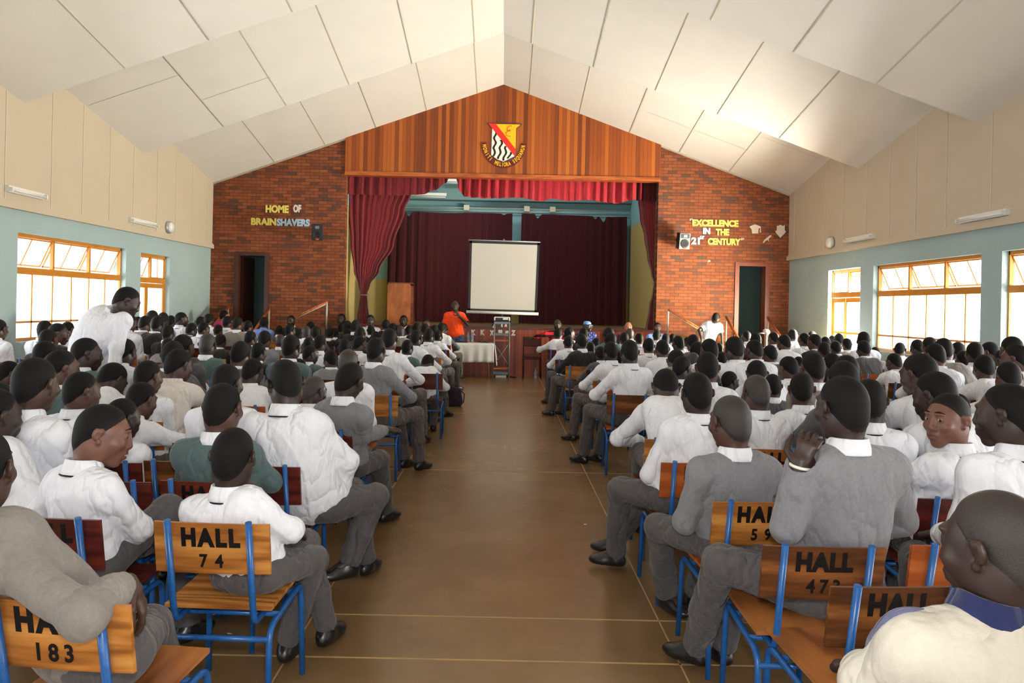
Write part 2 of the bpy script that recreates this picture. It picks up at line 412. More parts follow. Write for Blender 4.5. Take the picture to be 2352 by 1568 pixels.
# ------------------------------------------------------------------ roof shape
EDGES = [YS + 0.02, 14.3, 10.72, 7.15, 3.6, 0.05, YB]
RISE = 0.19; PITCH = 0.359; EAVE = 4.38
def base_z(x): return EAVE + PITCH * (HALF - abs(x - XC))
def roof_z(x, y, k): return base_z(x) + RISE * (EDGES[k] - y)
ceil = MB(); seams = MB(); joints = MB()
for k in range(len(EDGES) - 1):
    yf, yn = EDGES[k], EDGES[k + 1]
    for s, xe in ((-1, XL), (1, XR)):
        a = (XC, yf, roof_z(XC, yf, k)); b = (xe, yf, roof_z(xe, yf, k)); c = (xe, yn, roof_z(xe, yn, k)); d = (XC, yn, roof_z(XC, yn, k))
        ceil.prism([a, b, c, d], (0, 0, 0.06))
        # step face between this bay's high near end and the next bay's low far end
        if k + 1 < len(EDGES) - 1:
            e0 = (XC, yn, base_z(XC)); e1 = (xe, yn, base_z(xe))
            ceil.prism([d, c, e1, e0], (0, 0.04, 0))
        # cover strips running along the hall
        for j in range(1, 6):
            x = XC + s * (0.55 + 1.19 * (j - 1)) if k % 2 else XC + s * (0.62 + 1.19 * (j - 1))
            z0, z1 = roof_z(x, yf, k), roof_z(x, yn, k); h = 0.009
            w = 0.011
            tgt = seams if (j + k) % 3 else joints
            tgt.add([(x - w, yf, z0 - h), (x + w, yf, z0 - h), (x + w, yn, z1 - h), (x - w, yn, z1 - h), (x - w, yf, z0 + .01), (x + w, yf, z0 + .01), (x + w, yn, z1 + .01), (x - w, yn, z1 + .01)],
                    [(0, 1, 2, 3), (0, 4, 5, 1), (1, 5, 6, 2), (2, 6, 7, 3), (3, 7, 4, 0)])
    # short board end joints
    for (xa, xb, t) in ((3.05, 5.4, .38), (5.3, 6.7, .6), (-6.9, -5.4, .55), (-5.4, -4.2, .3), (1.7, 2.9, .5))[(k * 2) % 5:(k * 2) % 5 + 2]:
        y = yf + (yn - yf) * t
        joints.add([(xa, y - .006, roof_z(xa, y, k) - .003), (xb, y - .006, roof_z(xb, y, k) - .003), (xb, y + .006, roof_z(xb, y, k) - .003), (xa, y + .006, roof_z(xa, y, k) - .003)], [(0, 1, 2, 3)])
ce = struct('ceiling', ceil, M['ceiling'])
struct('seam_strip', seams, M['seam'], ce); struct('board_joint', joints, M['joint'], ce)

# ------------------------------------------------------------------ floor
fl = struct('floor', MB().box(XL - .3, XR + .3, YB - .3, YS + 1.6, -0.12, 0.0), M['floor'])
jl = MB()
for y in (3.39, 3.86, 7.3, 11.2): jl.box(XL, XR, y - .006, y + .006, 0.0002, 0.0014)
for x in (0.83, -0.945): jl.box(x - .004, x + .004, YB, YS - .1, 0.0002, 0.0014)
struct('joint_line', jl, M['joint_line'], fl)

# ------------------------------------------------------------------ side walls
BORD = 2.86; TH = 0.26
def side_wall(name, xi, s, wins):
    """s = -1 for the wall on negative x. Lower plastered wall with openings"""
    mb = MB(); xo = xi + s * TH
    ys = [YS + .3] 
    cuts = sorted(wins, reverse=True)
    y = YS + 0.3
    a, b = min(xi, xo), max(xi, xo)
    for (y0, y1, zb, zt) in cuts:
        mb.box(a, b, y1, y, 0, BORD)
        if zb > 0: mb.box(a, b, y0, y1, 0, zb)
        mb.box(a, b, y0, y1, zt, BORD)
        y = y0
    mb.box(a, b, YB, y, 0, BORD)
    return struct(name, mb, M['aqua'])
ZT = 2.5; ZB = 0.95
LW = [(14.35, 15.6, 0.0, ZT)] + [(a, b, ZB, ZT + .03) for a, b in WIN_L[1:]]
RW = [(14.2, 15.6, 0.0, ZT)] + [(a, b, ZB, ZT + .0) for a, b in WIN_R[1:]]
side_wall('wall_left', XL, -1, LW); side_wall('wall_right', XR, 1, RW)
# upper cream board wall with saw tooth top
for nm, xi, s in (('wall_upper_left', XL, -1), ('wall_upper_right', XR, 1)):
    mb = MB(); cs = MB()
    for k in range(len(EDGES) - 1):
        yf, yn = EDGES[k], EDGES[k + 1]; z = base_z(xi)
        mb.prism([(xi - s * .03, yf, BORD), (xi - s * .03, yn, BORD), (xi - s * .03, yn, roof_z(xi, yn, k) + .05), (xi - s * .03, yf, z + .05)], (s * .12, 0, 0))
        for q in range(5):
            y = yf - 0.35 - q * 0.84
            if y > yn + .05:
                x0 = xi - s * .03
                cs.box(min(x0, x0 - s * .008), max(x0, x0 - s * .008), y - .012, y + .012, BORD, roof_z(xi, y, k))
    o = struct(nm, mb, M['cream']); struct('cover_strip', cs, M['seam'], o)
    tr = MB()
    a, b = sorted((xi, xi - s * .075)); tr.box(a, b, YB, YS, BORD - .02, BORD + .07)
    a, b = sorted((xi, xi - s * .055)); tr.box(a, b, YB, YS, BORD + .07, BORD + .10)
    struct('trim_1' if s < 0 else 'trim_2', tr, M['cream'])

# ------------------------------------------------------------------ windows
def window(n, xi, s, y0, y1, zb, zt, sashes=3, kind='window'):
    """steel window set back in the wall; top hung sashes stand open outwards"""
    x = xi + s * 0.12; fw = 0.028
    root = empty('%s_%d' % (kind, n), (x, (y0 + y1) / 2, zb)); root['kind'] = S
    ox, oy, oz = root.location
    f = MB(); g = MB(); sa = MB()
    def bar(ya, yb, za, zb_, t=.022, X=0.0):
        f.box(X - t, X + t, ya - oy, yb - oy, za - oz, zb_ - oz)
    ztr = 1.985                                       # transom
    bar(y0, y1, zt - .05, zt, .03); bar(y0, y1, ztr - .05, ztr + .05, .035)
    for y in (y0, y1): bar(y - (fw if y == y1 else 0), y + (fw if y == y0 else 0), zb, zt, .03)
    w = (y1 - y0) / sashes
    if kind == 'window':
        bar(y0, y1, zb, zb + .05, .04); bar(y0, y1, 1.215, 1.245, .016)
        for i in range(1, 2 * sashes):
            y = y0 + i * w / 2; bar(y - .012, y + .012, zb, ztr, .016)
    else:
        bar(y0, y1, zb, zb + .06, .03)
    for i in range(1, sashes):
        y = y0 + i * w; bar(y - .022, y + .022, ztr, zt, .024)
    for i in range(2 * sashes if kind == 'window' else 0):
        a = y0 + i * w / 2
        g.box(-.003, .003, a + .012 - oy, a + w / 2 - .012 - oy, zb + .04 - oz, ztr - .04 - oz)
    # sashes
    for i in range(sashes):
        a, b = y0 + i * w + .03, y0 + (i + 1) * w - .03
        ht = zt - .055 - ztr - .05; tilt = math.radians(24 if kind == 'window' else (0 if i else 20))
        mat = Matrix.Translation((0, 0, zt - .055 - oz)) @ Matrix.Rotation(tilt * s, 4, 'Y').inverted()
        for (p, q, r, t) in ((a, b, -.018, 0), (a, b, -ht, -ht + .018), (a, a + .018, -ht, 0), (b - .018, b, -ht, 0), ((a + b) / 2 - .008, (a + b) / 2 + .008, -ht, 0)):
            sa.box(-.009, .009, p - oy, q - oy, r, t, 0, mat)
        g.box(-.002, .002, a + .02 - oy, b - .02 - oy, -ht + .02, -.02, 0, mat)
    fo = f.obj('frame', M['win_orange'], root); go = g.obj('window_pane', M['glass'], root); so = sa.obj('sash', M['win_orange'], root)
    if kind == 'door':
        lf = MB(); st = 0.09; ya, yb = y0 + .03, y1 - .03
        mid = ya + (yb - ya) * (.36 if s < 0 else .58)
        for p, q in ((ya, mid - .005), (mid + .005, yb)):
            lf2 = MB()
            lf2.box(-.02, .02, p - oy, p + .055 - oy, .06, ztr - .06 - oz); lf2.box(-.02, .02, q - .055 - oy, q - oy, .06, ztr - .06 - oz)
            lf2.box(-.018, .018, p + .001 - oy, q - .001 - oy, ztr - .15 - oz, ztr - .061 - oz); lf2.box(-.018, .018, p + .001 - oy, q - .001 - oy, .061, .75); lf2.box(-.018, .018, p + .001 - oy, q - .001 - oy, 1.2, 1.25)
            d = lf2.obj('leaf', M['win_orange'], root)
            MB().box(-.003, .003, p + .05 - oy, q - .05 - oy, .7, ztr - .14 - oz).obj('leaf_pane', M['yellow_pane'] if s > 0 and p > ya + .1 else M['glass'], d)
    return root
window(1, XL, -1, 14.35, 15.6, 0.0, ZT, 2, 'door'); window(2, XR, 1, 14.2, 15.6, 0.0, ZT, 2, 'door')
n = 1
for (a, b, zb, zt) in LW[1:]: window(n, XL, -1, a, b, zb, zt); n += 1
for (a, b, zb, zt) in RW[1:]: window(n, XR, 1, a, b, zb, zt); n += 1
gd = MB().box(-60, XL - .3, -40, 60, -.25, -.12).box(XR + .3, 60, -40, 60, -.25, -.12)
struct('ground', gd, M['ground'])
# rear wall behind the camera
rw = MB().box(XL - .2, XR + .2, YB - .2, YB, 0, 7.6)
struct('wall_rear', rw, M['cream'])

# ------------------------------------------------------------------ stage wall
SXL, SXR = -3.81, 3.60; STZ = 1.125; FZ = 4.69
DL = (-6.34, -5.66, 0.6, 2.72); DR = (5.52, 6.2, 0.6, 2.72)
def gable(x0, x1, zb):
    pts = [(x0, zb), (x1, zb), (x1, base_z(x1) + .05)]
    if x0 < XC < x1: pts.append((XC, base_z(XC) + .05))
    pts.append((x0, base_z(x0) + .05)); return pts
def wallpiece(mb, pts, y=YS, th=.25): mb.prism([(x, y, z) for x, z in pts], (0, th, 0))
for nm, x0, x1, D in (('wall_front_left', XL, SXL, DL), ('wall_front_right', SXR, XR, DR)):
    mb = MB()
    wallpiece(mb, gable(x0, D[0], 0)); wallpiece(mb, gable(D[1], x1, 0)); wallpiece(mb, gable(D[0], D[1], D[3])); wallpiece(mb, [(D[0], 0), (D[1], 0), (D[1], D[2]), (D[0], D[2])])
    struct(nm, mb, M['brick'])
# timber fascia over the stage
mb = MB(); wallpiece(mb, gable(SXL - .02, SXR + .03, FZ + .04), YS - .05, .22); fo = struct('wall_fascia', mb, M['fascia'])
mb = MB().box(SXL - .02, SXR + .03, YS - .075, YS + .17, FZ - .05, FZ + .045); struct('trim_3', mb, M['wood_orange'])
# eave line trim between ceiling and stage wall
mb = MB()
for xa, xb in ((XL, XC), (XC, XR)):
    za, zb = base_z(xa), base_z(xb)
    mb.add([(xa, YS - .03, za - .03), (xb, YS - .03, zb - .03), (xb, YS - .03, zb + .02), (xa, YS - .03, za + .02), (xa, YS + .01, za - .03), (xb, YS + .01, zb - .03), (xb, YS + .01, zb + .02), (xa, YS + .01, za + .02)],
           [(0, 1, 2, 3), (4, 7, 6, 5), (0, 4, 5, 1), (2, 6, 7, 3)])
struct('trim_4', mb, M['joint'])
# stage body
YBK = 21.9
mb = MB().box(SXL, SXR + .1, YS - .02, YBK, STZ - .06, STZ); struct('stage_floor', mb, M['stage_floor'])
mb = MB().box(SXL - .25, SXR + .35, YS - .06, YS + .02, 0, STZ - .05); struct('wall_stage', mb, M['apron'])
mb = MB().box(SXL - .25, SXR + .35, YS - .085, YS + .02, STZ - .05, STZ + .005); struct('trim_5', mb, M['wood_maroon'])
# stage box: back wall teal, dado, side walls olive, ceiling
mb = MB().box(XL - .2, XR + .2, YBK, YBK + .15, 0, 6.2); struct('wall_back_stage', mb, M['teal'])
mb = MB().box(SXL - .4, SXR + .4, YBK - .01, YBK, STZ, 2.35); struct('trim_6', mb, M['olive'])
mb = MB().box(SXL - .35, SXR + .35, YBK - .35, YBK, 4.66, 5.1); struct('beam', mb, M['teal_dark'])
mb = MB().box(SXL - .25, SXL, YS + .25, YBK, STZ - .05, 3.98); struct('wall_stage_left', mb, M['olive'])
mb = MB().box(SXR + .02, SXR + .27, YS + .25, YBK, STZ - .05, 3.98); struct('wall_stage_right', mb, M['olive'])
mb = MB().box(SXL - .25, SXL, YS + .25, YBK, 3.98, 6.2).box(SXR + .02, SXR + .27, YS + .25, YBK, 3.98, 6.2); struct('wall_stage_upper', mb, M['teal'])
mb = MB().box(SXL - .3, SXR + .3, YS + .2, YBK + .1, 5.72, 5.8); struct('ceiling_stage', mb, M['ceiling'])
# side rooms behind the two doorways
for nm, D, s in (('left', DL, -1), ('right', DR, 1)):
    mb = MB().box(D[0] - .9, D[1] + .9, YS + 1.5, YS + 1.6, D[2], 3.3).box(D[0] - .9, D[1] + .9, YS + .25, YS + 1.6, 3.2, 3.3)
    mb.box(D[0] - .95, D[0] - .85, YS + .25, YS + 1.6, D[2], 3.3).box(D[1] + .85, D[1] + .95, YS + .25, YS + 1.6, D[2], 3.3)
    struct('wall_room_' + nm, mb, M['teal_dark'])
    struct('floor_room_' + nm, MB().box(D[0] - .95, D[1] + .95, YS + .0, YS + 1.6, D[2] - .1, D[2]), M['concrete_step'])
    r = empty('door_%d' % (3 if s < 0 else 4), (D[0], YS, D[2])); r['kind'] = S
    w = D[1] - D[0]; h = D[3] - D[2]
    f = MB().box(-.07, 0.03, -.03, .27, 0, h - .03).box(w - .03, w + .07, -.03, .27, 0, h - .03).box(-.07, w + .07, -.032, .272, h - .03, h + .06)
    f.obj('door_frame', M['door_red'] if s > 0 else M['door_dark'], r)
    # leaf standing open into the room
    ang = math.radians(84 if s < 0 else 4)
    mt = Matrix.Translation((0.03 if s < 0 else w - .03, .27 if s < 0 else .3, 0)) @ Matrix.Rotation(ang, 4, 'Z')
    lf = MB().box(0, w - .07, -.02, .02, .01, h - .04, 0, mt).obj('leaf', M['door_dark'], r)
    MB().tube([mt @ Vector((w - .14, -.02, 1.0)), mt @ Vector((w - .14, -.07, 1.0)), mt @ Vector((w - .25, -.07, 1.0))], .01).obj('handle', M['shoe'], lf)
    # landing and steps in front of the doorway, and the stair along the wall up to the stage
    mb = MB(); xa, xb = (D[0] - .35, D[1] + .35)
    mb.box(xa, xb, YS - .75, YS, 0, D[2])
    for k in range(3): mb.box(xa, xb, YS - .75 - .3 * (k + 1), YS - .75 - .3 * k, 0, D[2] - .15 * (k + 1))
    x0 = xb if s < 0 else xa; x1 = SXL - .25 if s < 0 else SXR + .35
    st = (x1 - x0) / 4
    for k in range(4):
        a, b = sorted((x0 + st * k, x0 + st * (k + 1))); mb.box(a, b, YS - .75, YS, 0, D[2] + (STZ - D[2]) * (k + .6) / 4.4)
    struct('floor_steps_' + nm, mb, M['concrete_step'])
# ------------------------------------------------------------------ things on the stage wall
def thing(name, label, cat, loc=(0, 0, 0), rz=0.0, group=None):
    return tag(empty(name, loc, rz), label, cat, group)
M['velvet'] = cloth('maroon velvet', (110, 14, 24), fold=0.15, sheen=0.5, rough=0.7, var=0.12)
M['velvet_red'] = cloth('lit red satin velvet', (158, 20, 34), fold=0.15, sheen=0.5, rough=0.5, var=0.1)  # door light on this half of the valance put into a brighter red
M['velvet_dark'] = cloth('dark maroon curtain', (64, 14, 20), fold=0.15, sheen=0.2, rough=0.85, var=0.15)
M['rope'] = plain('pale tie cord', (150, 110, 96), 0.8, 0.2)
M['steel'] = plain('galvanised steel', (176, 178, 176), 0.35, 0.5, 0.6, var=0.1)
M['grey_paint'] = plain('grey painted steel', (104, 112, 120), 0.45, 0.4, var=0.12)
M['white_plastic'] = plain('white plastic', (222, 220, 212), 0.4, 0.5, var=0.03)
M['black_plastic'] = plain('black plastic', (20, 20, 22), 0.4, 0.5, var=0.15)
M['grey_plastic'] = plain('grey speaker plastic', (112, 116, 118), 0.45, 0.5, var=0.1)
M['speaker_mesh'] = plain('dark speaker grille', (44, 46, 48), 0.6, 0.3, var=0.4, vscale=200)
M['badge_red'] = plain('orange red badge', (235, 90, 60), 0.4, 0.4, var=0.03)
M['yellow_card'] = plain('yellow card', (232, 214, 108), 0.6, 0.3, var=0.05)
M['blue_card'] = plain('pale blue card', (176, 206, 226), 0.6, 0.3, var=0.05)
M['white_card'] = plain('white card', (228, 216, 206), 0.6, 0.3, var=0.04)
M['screen'] = plain('matt white projection cloth', (186, 182, 172), 0.85, 0.2, var=0.015, vscale=1.0)
M['pipe'] = plain('cream conduit', (206, 200, 176), 0.5, 0.4, var=0.05)

def curtain(name, xs_top, xs_bot, z_top, z_bot, y, amp, folds, m, parent, nx=160, nz=30, profile=None, ztop_fn=None, zbot_fn=None):
    """pleated sheet; xs_(top|bot) = (x0,x1); profile(t) -> (x0,x1) for t 0 top..1 bottom"""
    grid = []
    for r in range(nz + 1):
        t = r / nz; row = []
        x0, x1 = profile(t) if profile else (xs_top[0] + (xs_bot[0] - xs_top[0]) * t, xs_top[1] + (xs_bot[1] - xs_top[1]) * t)
        for c in range(nx + 1):
            s = c / nx
            zt = ztop_fn(s) if ztop_fn else z_top; zb = zbot_fn(s) if zbot_fn else z_bot
            ph = folds * 2 * PI * (s + .012 * math.sin(9 * s + 1.3) + .006 * math.sin(31 * s))
            a = amp * (0.55 + .45 * math.sin(5.1 * s + 2)) * (0.75 + .25 * t)
            yy = y + a * math.sin(ph) + .3 * a * math.sin(2.3 * ph + 1 + t)
            row.append((x0 + (x1 - x0) * s, yy, zt + (zb - zt) * t))
        grid.append(row)
    return MB().sheet(grid).obj(name, m, parent)
def P(px, py, y=YS):
    v = W(px, py, y); return v.x, v.z
def lerp_tab(tab):
    def f(t):
        for i in range(len(tab) - 1):
            if t <= tab[i + 1][0]:
                u = (t - tab[i][0]) / (tab[i + 1][0] - tab[i][0]); u = u * u * (3 - 2 * u) if i != 99 else u
                return tab[i][1] + (tab[i + 1][1] - tab[i][1]) * u
        return tab[-1][1]
    return f
# tied curtain on the table side
YC = YS + .38
def cur_side(nm, rows, label, folds, tie_t):
    z0 = P(*rows[0][:2], YC)[1]; z1 = P(*rows[-1][:2], YC)[1]
    l = lerp_tab([((P(a, b, YC)[1] - z0) / (z1 - z0), P(a, b, YC)[0]) for a, b, _ in rows]); r = lerp_tab([((P(a, b, YC)[1] - z0) / (z1 - z0), P(c, b, YC)[0]) for a, b, c in rows])
    root = thing('stage_curtain', label, 'curtain', (0, 0, 0))
    curtain('drape', None, None, z0, z1, YC, .045, folds, M['velvet'], root, profile=lambda t: (l(t), r(t)), nz=60)
    zt = z0 + (z1 - z0) * tie_t; xa, xb = l(tie_t), r(tie_t); xm = (xa + xb) / 2; rr = (xb - xa) / 2 + .03
    MB().tube([(xm + rr * math.cos(a), YC + .07 * math.sin(a), zt + .01 * math.sin(a)) for a in [2 * PI * k / 24 for k in range(25)]], .014, 6).obj('tie_cord', M['rope'], root)
    return root
cur_side('l', [(797, 420, 1030 - 74), (797, 445, 944), (799, 480, 930), (805, 560, 905), (812, 620, 872), (822, 655, 850), (828, 676, 843), (824, 700, 845), (820, 725, 848), (817, 757, 849)],
         'maroon velvet stage curtain tied back to a narrow waist above the wooden lectern side', 11, (676 - 420) / (757 - 420))
cur_side('r', [(1458, 420, 1514), (1466, 460, 1514), (1470, 500, 1513), (1480, 545, 1512), (1487, 590, 1511), (1496, 630, 1510), (1502, 651, 1509), (1499, 670, 1509), (1491, 705, 1508), (1483, 760, 1507)],
         'narrow maroon stage curtain pinched at the edge of the bright brick wall', 6, (651 - 420) / (760 - 420))
# valances
def valance(label, xa, xb, zb_px, shape, m, folds, y, amp=.06):
    root = thing('stage_valance', label, 'curtain', (0, 0, 0))
    x0 = P(xa, 405, y)[0]; x1 = P(xb, 405, y)[0]; z0 = FZ + .1
    f = lerp_tab([(s, P(xa + (xb - xa) * s, py, y)[1]) for s, py in shape])
    curtain('pleated_cloth', (x0, x1), (x0, x1), z0, 0, y, amp, folds, m, root, nx=240, nz=14, zbot_fn=lambda s: min(f(s), FZ + .05))
    return root
valance('dark red pleated stage valance swept up towards the gap beside the crest', 794, 1036, 445, [(0, 446), (.5, 449), (.72, 447), (.86, 436), (.95, 420), (1, 402)], M['velvet'], 12, YS + .27)
valance('bright red pleated stage valance hanging with an uneven hem over the screen', 1048, 1474, 455, [(0, 412), (.02, 440), (.05, 452), (.15, 455), (.35, 454), (.46, 462), (.52, 456), (.6, 461), (.72, 459), (.8, 464), (.87, 468), (.94, 460), (1, 458)], M['velvet_red'], 22, YS + .27, .085)
valance('dark maroon end piece of the valance against the bright brick wall', 1462, 1516, 455, [(0, 460), (1, 462)], M['velvet_dark'], 5, YS + .3)
# back curtains
YK = YBK - .28
def back_curtain(label, xa, xb, ytops, folds):
    root = thing('back_curtain', label, 'curtain', (0, 0, 0))
    x0 = P(xa, 500, YK)[0]; x1 = P(xb, 500, YK)[0]
    f = lerp_tab([(s, P(xa + (xb - xa) * s, py, YK)[1]) for s, py in ytops])
    curtain('pleated_cloth', (x0, x1), (x0 - .02, x1 + .02), 0, STZ + .02, YK, .05, folds, M['velvet_dark'], root, nx=260, nz=10, ztop_fn=f)
    return root
back_curtain('dark maroon back curtain behind the lectern, nearer the tied curtain', 893, 1177, [(0, 484), (.13, 486), (.16, 496), (.2, 486), (.45, 489), (.75, 489), (.9, 490), (.93, 494), (.96, 490), (1, 490)], 15)
back_curtain('dark maroon back curtain with a sagging top, nearer the bright brick wall', 1198, 1440, [(0, 490), (.12, 491), (.15, 501), (.2, 492), (.45, 494), (.67, 496), (.7, 503), (.73, 497), (.78, 510), (.81, 498), (1, 498)], 14)
rr = thing('curtain_rail', 'pale curtain rail and conduit across the teal wall above the back curtains', 'rail', (0, YK + .12, P(1150, 479, YK)[1]))
MB().tube([(SXL, 0, .02), (SXR, 0, .02)], .012, 8).obj('rail_pipe', M['pipe'], rr); MB().tube([(SXL, .03, -.07), (SXR, .03, -.07)], .012, 8).obj('rail_pipe', M['pipe'], rr)
for x in (-1.15, .6, 1.35): MB().box(x - .08, x + .08, -.03, .06, -.05, .1).obj('junction_box', M['pipe'], rr)
for px, py, L in ((1042, 415, .34), (985, 447, .5)):
    x, z = P(px, py, YBK - .6)
    t = thing('stage_light', 'white batten light near the stage ceiling, ' + ('in the gap of the valance' if px > 1000 else 'below the dark red valance'), 'light', (x, YBK - .6, z))
    MB().box(-L, L, -.05, .05, -.03, .05).obj('housing', M['white_plastic'], t); MB().tube([(-L * .95, 0, -.06), (L * .95, 0, -.06)], .018, 10).obj('fluorescent_tube', M['white_plastic'], t)

# lectern standing on the stage
M['lectern_wood'] = wood('worn golden plywood', (128, 66, 22), (168, 94, 34), (190, 116, 50), (4, 4, 1.5))
def lectern():
    Y = YS + .95; xa, zt = P(890, 648, Y); xb, _ = P(950, 648, Y); xm = (xa + xb) / 2; w = xb - xa; h = zt - STZ
    r = thing('lectern', 'tall wooden lectern with a worn orange brown front on the stage', 'lectern', (xm, Y, STZ))
    front = MB().prism([(-w / 2, 0, 0), (w / 2 - .06, 0, 0), (w / 2 - .06, 0, h - .09), (w / 2 - .1, 0, h - .02), (-w / 2 + .04, 0, h - .02), (-w / 2, 0, h - .06)], (0, .03, 0)).obj('front_panel', M['lectern_wood'], r)
    MB().box(w / 2 - .06, w / 2, .0, .42, 0, h - .08).obj('side_panel', M['wood_red'], r); MB().box(-w / 2, -w / 2 + .03, .03, .42, 0, h - .08).obj('side_panel', M['wood_red'], r)
    mt = Matrix.Translation((0, .2, h - .04)) @ Matrix.Rotation(math.radians(-8), 4, 'X')
    MB().box(-w / 2 + .01, w / 2 - .01, -.2, .24, -.02, .015, 0, mt).obj('top', M['wood_brown'], r)
    MB().box(-w / 2 + .03, w / 2 - .06, .03, .4, .5, .53).obj('shelf', M['wood_red'], r)
lectern()

# projection screen on a tripod
def proj_screen():
    Y = YS + .45
    tl = W(1079, 553, Y); tr = W(1240, 558, Y); bl = W(1075, 712, Y); br = W(1233, 717, Y)
    xm = (bl.x + br.x) / 2
    r = thing('projection_screen', 'white pull-up projection screen on a tripod on the stage edge', 'screen', (xm, Y, STZ))
    o = Vector((xm, Y, STZ))
    T0, T1, B0, B1 = tl - o, tr - o, bl - o, br - o
    def q(u, v): return (T0 * (1 - u) + T1 * u) * (1 - v) + (B0 * (1 - u) + B1 * u) * v
    MB().prism([q(0.03, 0.02), q(.97, .02), q(.97, .985), q(.03, .985)], (0, .004, 0)).obj('screen_cloth', M['screen'], r)
    bd = MB()
    for a in ([(0, .0), (1, 0), (1, .03), (0, .03)], [(0, .975), (1, .975), (1, 1), (0, 1)], [(0, 0), (.033, 0), (.033, 1), (0, 1)], [(.967, 0), (1, 0), (1, 1), (.967, 1)]):
        bd.prism([q(*p) + Vector((0, -.003, 0)) for p in a], (0, .005, 0))
    bd.obj('black_border', M['black_plastic'], r)
    e = Vector((.02, 0, 0))
    MB().tube([T0 - e * 1.5 + Vector((0, 0, .02)), T1 + e * .5 + Vector((0, 0, .02))], .016, 10).obj('top_bar', M['steel'], r)
    MB().tube([B0 - e * 2 + Vector((0, 0, -.04)), B1 + e * 2 + Vector((0, 0, -.04))], .036, 14).obj('roller_case', M['white_plastic'], r)
    MB().tube([(0, .05, .1), (0, .05, T0.z + .06)], .013, 10).obj('pole', M['steel'], r)
    MB().tube([(-.02, .03, T0.z + .02), (0, .03, T0.z + .07), (.03, .03, T0.z + .02)], .008, 8).obj('hook', M['steel'], r)
    for k in range(3):
        a = PI / 2 + k * 2 * PI / 3
        MB().tube([(0, .05, .3), (.28 * math.cos(a), .05 + .28 * math.sin(a), .012)], .009, 8).obj('leg', M['black_plastic'], r)
proj_screen()

